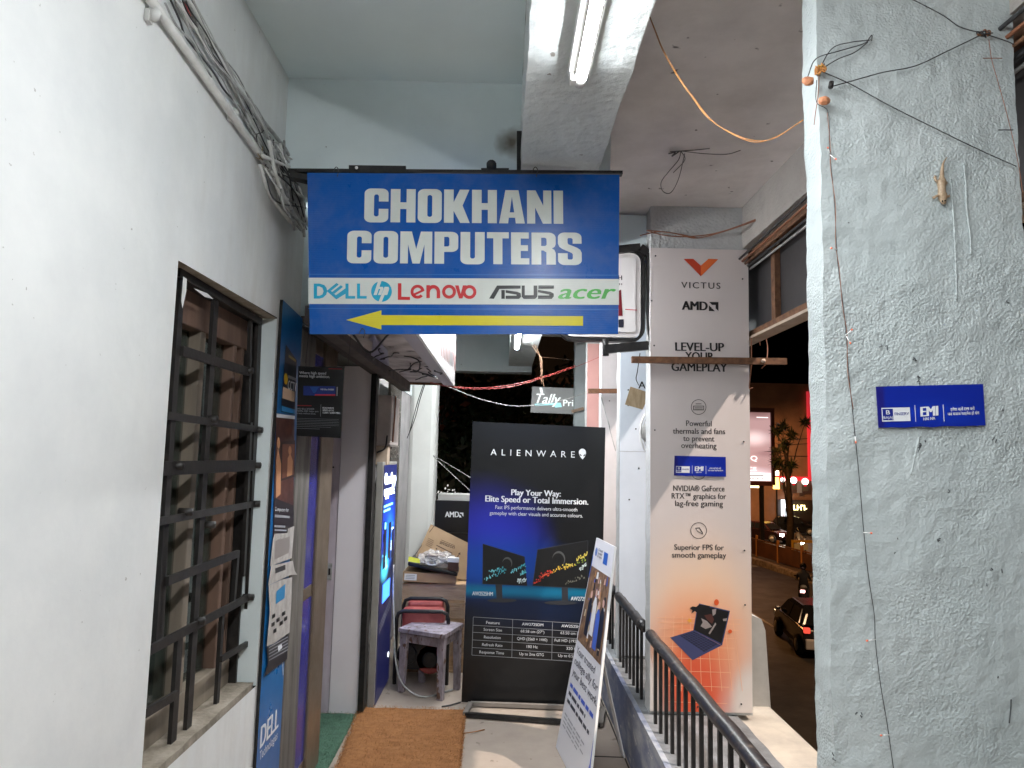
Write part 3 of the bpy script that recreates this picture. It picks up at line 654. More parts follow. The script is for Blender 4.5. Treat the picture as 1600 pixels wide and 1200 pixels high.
mb.px(VP_, Z([(300, 400), (320, 388), (345, 392), (365, 375), (440, 385), (425, 410), (440, 440), (360, 440), (335, 420), (312, 438), (318, 415)]), .002, ls)
cg = ink('claw_grey', (150, 140, 138)); cb = ink('claw_brown', (80, 45, 40))
for l in ([(380, 470), (420, 490), (455, 530), (410, 545), (375, 525), (390, 500)], [(455, 410), (485, 405), (480, 440), (460, 455)], [(430, 575), (478, 500), (484, 512), (440, 582)], [(530, 475), (560, 470), (555, 490), (533, 490)]): mb.px(VP_, Z(l), .0022, cg)
mb.px(VP_, Z([(400, 450), (450, 440), (470, 480), (455, 510), (420, 480)]), .0021, cb)
ob = ink('orange_blob', (226, 92, 40)); ye = ink('star_yellow', (240, 170, 60))
mb.px(VP_, Z(arc(486, 360, 17, 0, 350, 12, 22)), .002, ob); mb.px(VP_, Z(arc(580, 562, 14, 0, 350, 10)), .002, ob)
mb.px(VP_, Z([(300+(22 if i % 2 else 9)*math.cos(i*.628), 486+(22 if i % 2 else 9)*math.sin(i*.628)) for i in range(10)]), .002, ye)
build('laptop_picture', mb, pt)

# ---- blue finance stickers
def emi(pan, corners, label, sl):
    t = thing('sticker', label, 'sticker', pan.P(*pan.uv(*corners[0])), 'blue finance stickers on the pillars')
    bl = print_mat('sticker_blue', (22, 42, 150), [((34, 34, 120), .0, .5, .10, 1.2, .5, 1), ((24, 52, 168), .55, .35, .6, .4, .9, 1)], .28)
    mb = MB(); i0 = len(mb.v); lp = [pan.uv(*p) for p in corners]
    n = 8; pts = []
    for i in range(n+1): t_ = i/n; pts.append((lp[0][0]+(lp[1][0]-lp[0][0])*t_, lp[0][1]+(lp[1][1]-lp[0][1])*t_+.0012*math.sin(i*2.7)))
    sheet(mb, pan, pts+[lp[2], lp[3]], -.002, 0, bl); build('sheet', mb, t)
    BL, BR, TR, TL = [V(p) for p in corners]
    def q(u, v): a = BL.lerp(BR, u); b = TL.lerp(TR, u); return tuple(a.lerp(b, v))
    h = (TL-BL).length
    mb = MB(); bk = ink('sticker_navy', (24, 38, 130))
    mb.px(pan, [q(.035, .15), q(.30, .15), q(.30, .48), q(.035, .48)], .0008, Wt); mb.px(pan, [q(.042, .18), q(.14, .18), q(.14, .455), q(.042, .455)], .0012, bk)
    for u in (.345, .61): mb.px(pan, [q(u, .13), q(u+.006, .13), q(u+.006, .53), q(u, .53)], .0008, Wt)
    text(mb, pan, 'B', q(.075, .32), q(.11, .32), h*.10, .0016, Wt, 1); text(mb, pan, 'BAJAJ', q(.048, .215), q(.135, .215), h*.06, .0016, Wt)
    text(mb, pan, 'FINSERV', q(.155, .29), q(.288, .295), h*.07, .0012, bk, 1)
    text(mb, pan, 'EMI', q(.40, .25), q(.565, .27), h*.23, .001, Wt, 3, shear=.12); text(mb, pan, 'HAI NA', q(.42, .155), q(.53, .17), h*.07, .001, Wt, 1, shear=.12)
    text(mb, pan, 'हमेशा क्यों EMI करो', q(.68, .37), q(.905, .385), h*.07, .001, Wt, 1); text(mb, pan, 'जब बजाज फाइनेंस हो संग', q(.65, .26), q(.945, .275), h*.07, .001, Wt, 1)
    build('lettering', mb, t)
NP = Panel((.742, NY-.008, .32), (1, 0, 0), (0, 0, 1))
emi(NP, ((1373, 668.5), (1540, 665), (1536, 600), (1369, 604)), 'larger blue finance sticker on the nearest rough pillar', 1)
emi(Panel((.742, VY-.02, .32), (1, 0, 0), (0, 0, 1)), ((1053, 743), (1134.5, 745), (1134, 714), (1054, 712)), 'small blue finance sticker stuck across the gaming laptop poster', 1)

# ---- boards on the farther pillars
def face_board(x0, x1, y, z0, z1, m, label, extra=None, screws=()):
    t = thing('pillar_board', label, 'board', (x0, y, z0), 'boards facing the farther pillars')
    mb = MB(); mb.box(x0, y-.012, z0, x1, y-.002, z1, m)
    for a, b in screws: mb.tube([(x0+a, y-.012, b), (x0+a, y-.016, b)], .005, M_black, 8)
    build('panel', mb, t)
    if extra: e = MB(); extra(e, Panel((x0, y-.012, z0), (1, 0, 0), (0, 0, 1))); build('lettering', e, t)
    return t
M_b1 = mat('board_bluewhite', (.58, .63, .70), .35, col2=(.5, .55, .62), vs=2, spots=(40, .78, (.1, .1, .1)))
def am(e, p):
    text(e, p, 'AMD', (997.5, 607), (1034, 607.5), 11, .001, K, 1)
    line(e, p, (967, 705), (1012, 706), .003, .0008, GY)
face_board(.745, 1.24, 4.57, .34, 2.6, M_b1, 'bluish white board with dark letters just left of the gaming poster', am, ((.05, 2.0), (.1, 1.75), (.12, 1.5), (.06, 1.3), (.05, 1.9)))
face_board(.745, 1.24, 5.46, .34, 2.6, mat('board_pinkwhite', (.60, .56, .56), .45, col2=(.5, .47, .47), vs=2), 'pale pinkish white board seen just above the standee', None, ((.06, 2.0),))
face_board(.745, 1.24, 6.42, .34, 2.6, mat('board_salmon', (.68, .37, .33), .5, col2=(.60, .32, .29), vs=2), 'salmon pink board between the pale board and grey pillar')
# iron bars sticking out of the pillars
def bar_piece(p, q, Y, wd, m, label, m2=None):
    mb = MB(); a = aY(*p, Y); b = aY(*q, Y); mb.bar(a, b, wd, .03, m, V((0, 1, 0)))
    return one('iron_bar', mb, label, 'iron bar')
mb = MB(); a = aY(987, 562, VY-.05); b = aY(1228, 565, VY-.05)
mb.bar(a, b, .032, .028, M_rust, V((0, 1, 0)))
c = aY(1193, 564, VY-.07); mb.tube([c+V((0, .01, 0)), c+V((0, -.006, 0))], .011, mat('bolt_pale', (.45, .34, .26), .5), 10); mb.tube([aY(1008, 563, VY-.05), aY(1008, 563, VY)], .008, M_rust, 6)
one('iron_bar', mb, 'rusty flat iron bar crossing the gaming poster', 'iron bar')
bar_piece((919, 611), (965, 611), 5.36, .034, M_rust, 'short dark iron bar across the pale pinkish board')
# hanging brown card tag
cp = Panel((0, 4.3, 0), (1, 0, 0), (0, 0, 1)); mb = MB()
mb.slab(cp, [cp.uv(*p) for p in ((976.5, 632), (1004, 640), (1016, 614), (985, 604))], -.002, 0, mat('card_brown', (.36, .27, .17), .6, col2=(.26, .19, .11), vs=14, stretch=(4, 1, 1)))
one('card_tag', mb, 'small square brown card hanging beside the pillar edge', 'card')
# oval fan guard half hidden behind the poster pillar
mb = MB(); c = aY(1019, 676, 4.2)
for i in range(5): mb.tube([c+V((.115*(.25+.19*i)*math.cos(k/16*6.2832)*.6, -.03*(4-i)/4, .115*(.25+.19*i)*1.15*math.sin(k/16*6.2832))) for k in range(17)], .0022 if i < 4 else .006, M_white if i == 4 else M_cable, 6, cap=False)
mb.tube([c+V((0, -.01, 0)), c+V((0, .03, 0))], .065, M_cable, 20)
one('round_fixture', mb, 'round white fixture peeping out left of the gaming poster pillar', 'fixture')

# ---- rounded white lightbox behind the blue sign
BY = 3.66; bp = Panel((0, BY, 0), (1, 0, 0), (0, 0, 1))
t = thing('lightbox_sign', 'white rounded lightbox sign in a black frame half hidden by the blue sign', 'sign', aY(1000, 540, BY))
x1, z0 = bp.uv(1001, 528); x0 = bp.uv(880, 528)[0]; z1 = bp.uv(1001, 396)[1]
def rloop(e, r): return rrect(x0-e, z0-e, x1+e, z1+e, r+e, 6)
mb = MB(); mb.slab(bp, rloop(0, .05), -.10, 0, mat('lightbox_white', (.70, .66, .64), .35, col2=(.62, .58, .56), vs=3)); mb.slab(bp, rloop(-.028, .04), .0, .006, mat('lightbox_face', (.74, .71, .70), .3)); build('face', mb, t, .004)
mb = MB(); mb.fill(bp, [rloop(.022, .05), rloop(.006, .05)[::-1]], .004, M_black)
o = rloop(.022, .05); n = len(o)
for lp, fl_ in ((rloop(.022, .05), 0), (rloop(.006, .05), 1)):
    b = len(mb.v); vs = [bp.P(x, y, .004) for x, y in lp]+[bp.P(x, y, -.05) for x, y in lp]
    mb.add(vs, [(i, (i+1) % n, n+(i+1) % n, n+i) for i in range(n)], M_black)
build('frame', mb, t)
mb = MB()
mb.bar(aY(944, 546, BY-.01), aY(1012, 540, BY-.01), .045, .03, M_black, V((0, 1, 0))); mb.tube([aY(946, 530, BY-.01), aY(947, 556, BY-.01)], .016, M_black, 8)
mb.bar(aY(960, 391, BY-.01), aY(1000, 387, BY-.01), .04, .03, M_black, V((0, 1, 0))); mb.bar(aY(1000, 387, BY-.01), aY(1012, 396, BY-.01), .04, .03, M_black, V((0, 1, 0))); mb.bar(aY(1012, 396, BY-.01), aY(1014, 540, BY-.01), .012, .03, M_black, V((0, 1, 0)))
build('bracket', mb, t)
mb = MB(); dr = ink('dark_red', (112, 18, 30))
text(mb, bp, 'H', (966, 438), (971.5, 438), 7, .0075, K, 2); text(mb, bp, 'H', (967, 446), (971.5, 446), 3, .0075, K, 1)
mb.px(bp, [(966, 494), (972.5, 494), (970, 453), (966, 455)], .0075, dr); mb.px(bp, [(966, 512), (974, 512), (974, 499.5), (966, 499.5)], .0075, ink('navy', (35, 36, 52))); mb.px(bp, [(976.5, 484.5), (995, 485.5), (995, 484.4), (976.5, 483.3)], .0075, ink('line_red', (205, 40, 40)))
build('lettering', mb, t)

# ---- black monitor standee
BL = aZ(721, 1097, .012); BR = aZ(938, 1105, .012); TL = aY(738.5, 658.5, BL.y+.045)
AP = Panel(BL, BR-BL, TL-BL); aw = (BR-BL).length; ah = (TL-BL).dot(AP.v)
t = thing('standee', 'tall black monitor standee with blue glow and white lettering', 'standee', (BL+BR)/2)
am_ = print_mat('standee_print', (16, 17, 19), [((26, 28, 32), .35, 1.0, 1.0, .14, .9, .8), ((32, 34, 132), .06, .62, .66, .21, .95, 1), ((40, 50, 180), .20, .58, .5, .17, .95, .9), ((12, 74, 170), .15, .47, .8, .16, .9, .9), ((0, 26, 62), .45, .33, .75, .11, .9, .9), ((6, 120, 158), .45, .388, 4.0, .034, .95, .8)], .3)
mb = MB(); lp = [AP.uv(*p) for p in ((721, 1097), (938, 1105), (946, 668), (738.5, 658.5))]
sheet(mb, AP, lp, -.03, 0, am_, ink('edge', (26, 26, 28))); build('panel', mb, t, .001)
mb = MB()
fb = [aZ(*p, .02) for p in ((727, 1116), (938, 1132), (943, 1107), (735, 1099))]
for i, (a, b) in enumerate(((0, 1), (1, 2), (0, 3), (2, 3))): mb.bar(fb[a], fb[b], .03, .022, M_black if i == 0 else mat('base_grey', (.2, .18, .16), .5))
build('base_stand', mb, t)
mb = MB()
text(mb, AP, 'ALIENWARE', (766.5, 711), (898, 715), 9.5, .0012, Wt, 0, 1.9)
mb.px(AP, [arc(910, 707, 5.6, 180, 360, 10, 6)+[(915.4, 709), (913.5, 714), (910.3, 718), (907, 714), (904.6, 709)], [(905.5, 708.5), (908.8, 711.5), (908.3, 713.0), (906.3, 711.5)], [(914.7, 709), (914, 712), (911.8, 713.2), (911.3, 711.7)]], .0012, Wt)
for s, a, b, y, c, bo in (('Play Your Way:', 799, 876, 773.5, 9, 2), ('Elite Speed or Total Immersion.', 758.5, 919, 783.5, 9.5, 2), ('Fast IPS performance delivers ultra-smooth', 774, 902, 795, 5.6, 0), ('gameplay with clear visuals and accurate colours.', 765, 910.5, 804, 5.6, 0)):
    text(mb, AP, s, (a, y), (b, y+(b-a)*.032), c, .0012, Wt, bo)
text(mb, AP, 'AW2525HM', (738, 930), (770, 931), 6, .0012, Wt, 1); text(mb, AP, 'AW2725DM', (892, 938), (925, 939), 6, .0012, Wt, 1)
build('lettering', mb, t)
def monitor(scr, stand, base, bars, sun, label):
    Z = lambda l: zm(l, 5.4545, 730, 820); mb = MB(); k2 = ink('monitor_grey', (46, 48, 54)); k1 = ink('screen_black', (9, 10, 12))
    mb.px(AP, Z(stand), .0009, k2); mb.px(AP, Z(arc(*base[:2], base[2], 0, 359.9, 24, base[3])), .001, k2)
    mb.px(AP, Z(scr), .0012, k2); cx = sum(p[0] for p in scr)/4; cy = sum(p[1] for p in scr)/4
    mb.px(AP, Z([(cx+(x-cx)*.98, cy+(y-cy)*.97) for x, y in scr]), .0014, k1)
    sx, sy, r = sun; mb.px(AP, Z(arc(sx, sy, r, 0, 359.9, 24, r*1.2)), .0016, ink('sun_grey', (80, 82, 82))); mb.px(AP, Z(arc(sx-5, sy+12, r*.93, 0, 359.9, 24, r*1.1)), .0018, k1)
    rnd = random.Random(int(sx))
    for x0, y0, x1, y1, cols in bars:
        n = 22
        for i in range(n):
            u = i/n; x = x0+(x1-x0)*u+rnd.uniform(-6, 6); y = y0+(y1-y0)*u+rnd.uniform(-16, 16); w_ = rnd.uniform(4, 13); h_ = rnd.uniform(5, 17)
            mb.px(AP, Z([(x, y), (x+w_, y-w_*.3), (x+w_, y-w_*.3-h_), (x, y-h_)]), .002+i*.00002, ink(*cols[min(len(cols)-1, int(u*len(cols)))]))
    o = build('monitor_picture', mb, t); o['label'] = label
cy_ = [('cyan1', (120, 205, 215)), ('cyan2', (70, 170, 185))]
monitor([(132, 160), (490, 270), (512, 520), (130, 505)], [(240, 505), (298, 505), (300, 640), (252, 640)], (297, 645, 125, 17), [(150, 465, 330, 400, cy_), (190, 410, 320, 380, cy_), (370, 410, 500, 350, cy_), (420, 490, 500, 480, [('pale', (200, 215, 215))]), (455, 420, 495, 400, cy_)], (342, 325, 42), 'monitor picture with pale cyan blocks on its screen')
monitor([(598, 210), (1030, 130), (1030, 545), (556, 520)], [(805, 520), (858, 520), (860, 650), (808, 650)], (795, 665, 138, 18), [(570, 495, 720, 410, [('red1', (200, 50, 40)), ('red2', (220, 90, 50))]), (610, 440, 720, 400, [('red1', (200, 50, 40))]), (720, 400, 900, 330, [('yel1', (214, 176, 60)), ('yel2', (220, 200, 90))]), (820, 380, 1010, 300, [('yel1', (214, 176, 60)), ('grn1', (140, 160, 60))]), (930, 300, 1020, 250, [('yel2', (220, 200, 90))]), (840, 500, 1000, 440, [('pale2', (110, 110, 100))]), (960, 380, 1010, 340, [('pale', (200, 215, 215))])], (780, 290, 55), 'monitor picture with red and yellow blocks on its screen')
mb = MB(); Z = lambda x, y: (730+x/5.4545, 820+y/5.4545)
lw = .0028
for i, (yl, yr) in enumerate(((785, 825), (855, 890), (915, 950), (980, 1020), (1045, 1085), (1110, 1165))):
    sl = .068; line(mb, AP, Z(52-i*2.4, yl), Z(1075, yl+(1075-52)*.062), lw, .0012, GY)
for xt, xb in ((52, 40), (388, 380), (727, 720), (1073, 1067)): line(mb, AP, Z(xt, 785+(xt-52)*.06), Z(xb, 1110+(xb-40)*.06), lw, .0013, GY)
rows = (('Feature', 'AW2725DM', 'AW2525HM'), ('Screen Size', '68.58 cm (27")', '63.50 cm (25")'), ('Resolution', 'QHD (2560 × 1440)', 'Full HD (1920×1080)'), ('Refresh Rate', '180 Hz', '320 Hz'), ('Response Time', 'Up to 2ms GTG', 'Up to 0.5ms GTG'))
ext = (((162, 277), (467, 648), (803, 990)), ((140, 296), (455, 657), (795, 1000)), ((143, 285), (424, 682), (745, 1050)), ((127, 300), (506, 600), (845, 950)), ((104, 313), (445, 652), (775, 1020)))
for i, (rw, ex) in enumerate(zip(rows, ext)):
    for j, (s, (a, b)) in enumerate(zip(rw, ex)):
        yb = (840, 900, 965, 1030, 1094)[i]+(a-100)*.045; text(mb, AP, s, Z(a, yb), Z(b, yb+(b-a)*.05), 4.3, .0014, Wt, 1 if i == 0 else 0)
build('specification_table', mb, t)

# ---- leaning white college flyer board
BL = aZ(868.5, 1167, .004); BR = V((.405, 3.34, .004)); TL = aY(932, 840, BL.y+.16)
FP = Panel(BL, BR-BL, TL-BL); fq = [FP.uv(*p) for p in ((868.5, 1167), (905, 1250), (960, 854), (932, 840))]
fw = math.hypot(fq[1][0], fq[1][1])
t = thing('flyer_board', 'slim white student flyer board leaning back on the floor', 'board', (BL+BR)/2)
fwid = (BR-BL).length
fq = [(0, 0), (fwid, 0), FP.uv(960, 854), FP.uv(932, 840)]
mb = MB(); sheet(mb, FP, fq, -.012, 0, mat('flyer_white', (.66, .66, .69), .4), M_white); build('panel', mb, t)
F0, F1, F2, F3 = [V(p) for p in fq]
def fuv(u, v): return tuple(F0.lerp(F1, u).lerp(F3.lerp(F2, u), v))
def fpoly(mb, pts, d, m): mb.fill(FP, [[fuv(*p) for p in pts]], d, m)
mb = MB(); fpoly(mb, [(.03, .50), (.97, .50), (.97, .86), (.03, .86)], .001, mat('photo_shelves', (.30, .17, .08), .4, col2=(.09, .05, .03), vs=22, stretch=(1, 1, .6)))
rnd = random.Random(5); cl = [ink('p_blue', (70, 100, 190)), ink('p_cream', (214, 196, 160)), ink('p_dark', (30, 30, 38)), ink('p_white', (220, 220, 222)), ink('p_tan', (190, 140, 80)), ink('p_pink', (205, 165, 150))]
for k in range(46):
    u, v = rnd.uniform(.06, .86), rnd.uniform(.51, .82); a, b = rnd.uniform(.03, .10), rnd.uniform(.012, .05)
    fpoly(mb, [(u, v), (u+a, v+.005), (u+a*.9, v+b), (u+.2*a, v+b*.9)], .0012+k*.00002, rnd.choice(cl))
for k, (u, v) in enumerate(((.3, .72), (.5, .74), (.68, .70), (.84, .72))):
    fpoly(mb, [(u-.07, v-.17), (u+.07, v-.17), (u+.08, v-.03), (u+.03, v), (u-.03, v), (u-.08, v-.03)], .0028+k*.0001, cl[(2, 3, 0, 2)[k]]); fpoly(mb, [(u+.045*math.cos(i*.7), v+.018+.018*math.sin(i*.7)) for i in range(9)], .0034, cl[5])
build('group_photo', mb, t)
mb = MB(); fb_ = ink('flyer_blue', (38, 92, 178)); tx = ink('flyer_ink', (60, 62, 74))
fpoly(mb, [(0.0, .80), (.03, .80), (.03, .90), (0.0, .915)], .0012, fb_); fpoly(mb, [(.55, .90), (.75, .90), (.75, .955), (.55, .955)], .001, fb_)
fpoly(mb, [(.14+.06*math.cos(i*.7), .935+.022*math.sin(i*.7)) for i in range(9)], .001, ink('flyer_dot', (90, 120, 180)))
fpoly(mb, [(1, .0), (1, .24), (.97, .14), (.83, 0)], .001, ink('flyer_violet', (86, 108, 196)))
def ft(s, u0, u1, v, cap, m, b=0): text(mb, FP, s, fuv(u0, v), fuv(u1, v), cap, .001, m, b, uvmode=True)
for s, v in (('Dell', .945), ('Student', .93), ('Days', .915)): ft(s, .24, .46, v, .013, tx)
for s, v, u in (('Your trusted', .445, .80), ('college ally for', .395, .95), ('your best work.', .345, .98)): ft(s, .08, u, v, .036, tx, 1)
for v, c, u, h_ in ((.29, ink('flyer_ink_blue', (60, 90, 190)), .92, .017), (.255, tx, .7, .015), (.22, tx, .86, .015), (.165, GY, .78, .007), (.148, GY, .7, .006), (.131, GY, .78, .006), (.114, GY, .6, .006)):
    k = 0; u0 = .08
    while u0 < u:   # word-length dashes: the small print is too fine to read
        l_ = min((.10, .17, .07, .13)[k % 4], u-u0); fpoly(mb, [(u0, v), (u0+l_, v), (u0+l_, v+h_), (u0, v+h_)], .001, c); u0 += l_+.03; k += 1
build('lettering', mb, t)
mb = MB(); mid = FP.P(*fuv(.5, .62), -.012); mb.bar(mid, V((mid.x+.16, mid.y+.03, .006)), .05, .006, M_white); build('rear_strut', mb, t)

# ---- blue door-side board with pasted posters
Y0b, Y1b = 2.762, 3.05
LB = Panel((-.898, Y0b, 0), (0, 1, 0), (0, 0, 1))
def wl(px, py): return LB.uv(px, py)
t = thing('wall_board', 'tall narrow blue board with white letters beside the barred window', 'board', LB.P(0, .05))
mb = MB(); mb.slab(LB, [(0, .05), (Y1b-Y0b, .05), (Y1b-Y0b, 2.13), (.01, 2.15)], 0, .012, mat('board_blue', (.006, .14, .40), .3, col2=(.004, .10, .30), vs=3), M_black); build('panel', mb, t)
LB2 = Panel((-.886, Y0b, 0), (0, 1, 0), (0, 0, 1)); mb = MB()
text(mb, LB2, 'DELL', (406, 1170), (434, 1136), 32, .001, Wt, 2); text(mb, LB2, 'Technologies', (405, 1189), (433, 1154), 13, .001, Wt, 0)
build('lettering', mb, t)
# CCTV flyer
mb = MB(); t = thing('flyer', 'dark CCTV flyer with a yellow dot high on the blue board', 'flyer', LB2.P(.1, 1.6))
c4 = ((438, 643), (460, 648), (463, 563), (446, 538)); mb.px(LB2, c4, .002, ink('flyer_dark', (16, 26, 40))); build('sheet', mb, t)
mb = MB(); mb.px(LB2, ((440, 622), (459, 628), (459, 612), (441, 604)), .003, ink('flyer_cream', (222, 190, 160))); mb.px(LB2, ((438.5, 642), (460, 647), (460, 640), (439, 634)), .003, ink('flyer_sky', (40, 130, 190))); mb.px(LB2, arc(445.5, 592, 3, 0, 350, 12, 9), .003, ink('dot_yellow', (222, 178, 30)))
text(mb, LB2, 'CCTV', (448.5, 608), (461.5, 612), 14, .003, Wt, 1); line(mb, LB2, (449, 588), (461, 593), .012, .003, GY); line(mb, LB2, (450, 556), (461, 564), .010, .003, ink('gold', (140, 120, 50)))
build('lettering', mb, t)
# brown photo poster and torn sheets
def pasted(name, label, pts, m, d, cat='poster'): mb = MB(); mb.px(LB2, pts, d, m); tt = thing(name, label, cat, LB2.P(*LB2.uv(*pts[0]))); build('sheet', mb, tt); return tt
ph = mat('poster_brown_photo', lin((96, 54, 40)), .4, col2=lin((58, 34, 32)), vs=9)
tt = pasted('poster', 'brown portrait photo poster below the CCTV flyer', ((425.5, 842), (457, 843), (459.5, 650), (431, 646)), ph, .0022)
mb = MB(); skin = ink('skin_print', (196, 140, 100)); mb.px(LB2, ((431, 646), (459.5, 650), (459.3, 655), (431, 652)), .003, Wt)
mb.px(LB2, ((436, 752), (459, 745), (460, 688), (438, 690)), .0032, ink('card_frame', (48, 30, 28))); mb.px(LB2, ((439, 748), (458, 741), (459, 694), (440, 694)), .0036, ink('card_photo', (120, 70, 48)))
for l, d in ([(447, 745), (455, 742), (456, 720), (452, 708), (448, 716)], .004), (arc(451.5, 704, 2.5, 0, 350, 10, 7), .004), ([(430, 778), (437, 772), (438, 725), (433, 700), (430, 720)], .0034), (arc(434, 692, 2.5, 0, 350, 10, 9), .0034): mb.px(LB2, l, d, skin)
mb.px(LB2, [(426, 840), (457, 842), (458, 790), (428, 778)], .0031, ink('poster_base', (34, 24, 28)))
text(mb, LB2, 'Computers for', (427.5, 798), (449, 800), 6, .0045, Wt); line(mb, LB2, (427.5, 806), (451, 808), .010, .0045, GY); line(mb, LB2, (427, 822), (444, 823), .008, .0045, GY); line(mb, LB2, (427, 828), (446, 829), .006, .0045, GY); build('picture', mb, tt)
paper = mat('torn_paper', (.46, .435, .41), .7, col2=(.34, .315, .295), vs=20, bump=(30, .6, .004))
tt = pasted('torn_sheet', 'torn white paper with grey print, topmost of the torn sheets', ((420, 885), (454, 872), (458, 822), (448, 826), (447, 833), (427, 834), (424, 846)), paper, .005, 'paper')
mb = MB(); mb.px(LB2, ((427, 874), (449, 864), (451, 838), (428, 845)), .006, ink('print_grey', (140, 132, 128))); build('print', mb, tt)
tt = pasted('torn_sheet', 'narrow torn strip of white paper across the middle of the torn sheets', ((416, 915), (452, 898), (462, 898), (458, 892), (455, 876), (421, 884)), paper, .007, 'paper')
mb = MB(); mb.px(LB2, ((427, 896), (443, 890), (443, 882), (427, 888)), .008, ink('print_dark', (60, 58, 58))); build('print', mb, tt)
tt = pasted('torn_sheet', 'torn sheet with a blue square and black checks, lowest of the torn sheets', ((413, 1010), (425, 1005), (449, 988), (452, 940), (453, 902), (438, 905), (416, 915), (418, 955)), paper, .009, 'paper')
mb = MB(); mb.px(LB2, ((427, 944), (441, 934), (442, 912), (428, 924)), .010, ink('win_blue', (50, 130, 180)))
for a, b in ((420, 975), (428, 968), (437, 958), (423, 985), (433, 973), (440, 966), (421, 962)): mb.px(LB2, ((a, b+5), (a+5, b+2), (a+5, b-4), (a, b-1)), .010, K)
build('print', mb, tt)
tt = pasted('torn_sheet', 'ragged dark striped scrap hanging under the torn sheets', ((410, 1058), (424, 1046), (446, 1030), (449, 990), (430, 1003), (414, 1012), (416, 1035)), ink('scrap_dark', (40, 38, 42)), .0065, 'paper')
mb = MB()
for k in range(5): line(mb, LB2, (417, 1012+k*5), (447, 995+k*5), .004, .0075, GY)
mb.px(LB2, ((432, 1018), (438, 1012), (437, 1006), (431, 1010)), .0078, Wt); build('print', mb, tt)
mb = MB(); a = aX(400, 1195, -.88)
for q in (((441, 1032), (441.5, 1055)),): line(mb, LB2, *q, .006, .002, Wt)
one('paper_scrap', mb, 'thin white paper scrap on the blue board below the dark torn sheet', 'paper')

# ---- small black hanging board 'Where high speed'
HP = Panel(aY(463, 682, 3.0), aY(535, 684, 3.0)-aY(463, 682, 3.0), (0, 0, 1))
t = thing('hanging_board', 'small black hanging board with white text in front of the door', 'board', HP.P(.1, 0))
mb = MB(); mb.slab(HP, [HP.uv(*p) for p in ((463, 681), (532, 684.5), (538, 573), (466, 572))], -.005, 0, ink('board_black', (13, 14, 16), .3)); build('panel', mb, t)
mb = MB(); Z = lambda x, y: (455+x/9.6, 565+y/9.6)
text(mb, HP, 'Where high speed', Z(122, 185), Z(522, 195), 4.2, .001, Wt, 1); text(mb, HP, 'meets high ambition.', Z(122, 232), Z(580, 248), 4.2, .001, Wt, 1)
rd = ink('tag_red', (150, 36, 40)); line(mb, HP, Z(560, 106), Z(765, 112), .0035, .001, rd); line(mb, HP, Z(92, 658), Z(305, 662), .0032, .001, rd)
for i, s in enumerate(('WD Blue SN5000', 'NVMe SSD helps you', 'create without limits')): text(mb, HP, s, Z(85, 718+i*33), Z((345, 410, 365)[i], 722+i*36), 2.4, .001, GY)
for i, s in enumerate(('READ/WRITE', 'SPEED UP TO', '5,500 / 5,000 MB/s')): text(mb, HP, s, Z(472, 705+i*36), Z((640, 640, 735)[i], 712+i*36), 2.5, .001, Wt, 1)
line(mb, HP, Z(447, 640), Z(440, 825), .0012, .001, GY)
for i in range(6): line(mb, HP, Z(80, 850+i*24), Z(715-(i == 5)*120, 868+i*24), .0007, .001, GY)
line(mb, HP, Z(70, 998), Z(430, 1012), .0009, .001, GY); build('lettering', mb, t)
mb = MB(); mb.px(HP, [Z(185, 365), Z(665, 372), Z(665, 515), Z(183, 505)], .001, ink('drive_blue', (28, 52, 132))); mb.px(HP, [Z(360, 490), Z(662, 490), Z(662, 514), Z(356, 512)], .0015, ink('drive_red', (190, 40, 54))); mb.px(HP, [Z(683, 380), Z(700, 380), Z(694, 515), Z(680, 515)], .001, GY)
mb.px(HP, [Z(280, 378), Z(420, 378), Z(360, 470), Z(330, 470)], .0013, ink('drive_blue_pale', (30, 84, 170))); text(mb, HP, 'WD Blue SN5000', Z(440, 428), Z(640, 432), 2.4, .0016, Wt, 1); build('drive_picture', mb, t)
mb = MB()
for u in (.02, .20): mb.wire([HP.P(u, .31, -.003), HP.P(u+.01, .5, 0)], .0012, M_cabled)
build('hanging_wire', mb, t)

# ================================================================== SHOP DOOR SIDE
M_post = mat('post_grime', (.16, .145, .125), .7, col2=(.07, .062, .055), vs=9, stretch=(2, 2, .3), bump=(40, .5, .004))
M_bronze = mat('bronze_aluminium', (.23, .18, .13), .38, metal=.5, col2=(.17, .13, .095), vs=6)
M_violet = mat('violet_film', (.042, .042, .27), .2, col2=(.03, .03, .19), vs=2)
M_lilac = mat('lilac_paint', (.60, .53, .60), .5, col2=(.40, .34, .38), vs=8, stretch=(1, 1, .3))
M_whitepanel = mat('white_laminate', (.84, .80, .84), .4, col2=(.78, .74, .78), vs=2)
mbp = MB(); mbp.box(-.96, 3.056, 0, -.890, 3.33, 2.115, M_post)
t = thing('shop_entrance', 'shop entrance with violet glass in a bronze frame and a white side panel', 'shop entrance', (-.93, 3.5, 0)); sf = t
build('post', mbp, t, .03)
f = MB(); ya, yb = 3.334, 3.75
zc = aX(500, 914, -.90).z
f.box(-.945, ya, 0, -.905, ya+.03, 2.1, M_bronze); f.box(-.955, yb-.245, 0, -.892, yb, 2.1, M_bronze)
for z0_, z1_ in ((0, .12), (zc-.03, zc+.03), (2.02, 2.1)): f.box(-.945, ya+.03, z0_, -.905, yb-.245, z1_, M_bronze)
dr_ = build('door', f, t, .006)
for z0_, z1_ in ((.12, zc-.03), (zc+.03, 2.02)): g = MB(); g.box(-.93, ya+.005, z0_, -.906, yb-.245, z1_, M_violet); build('glass_panel', g, dr_)
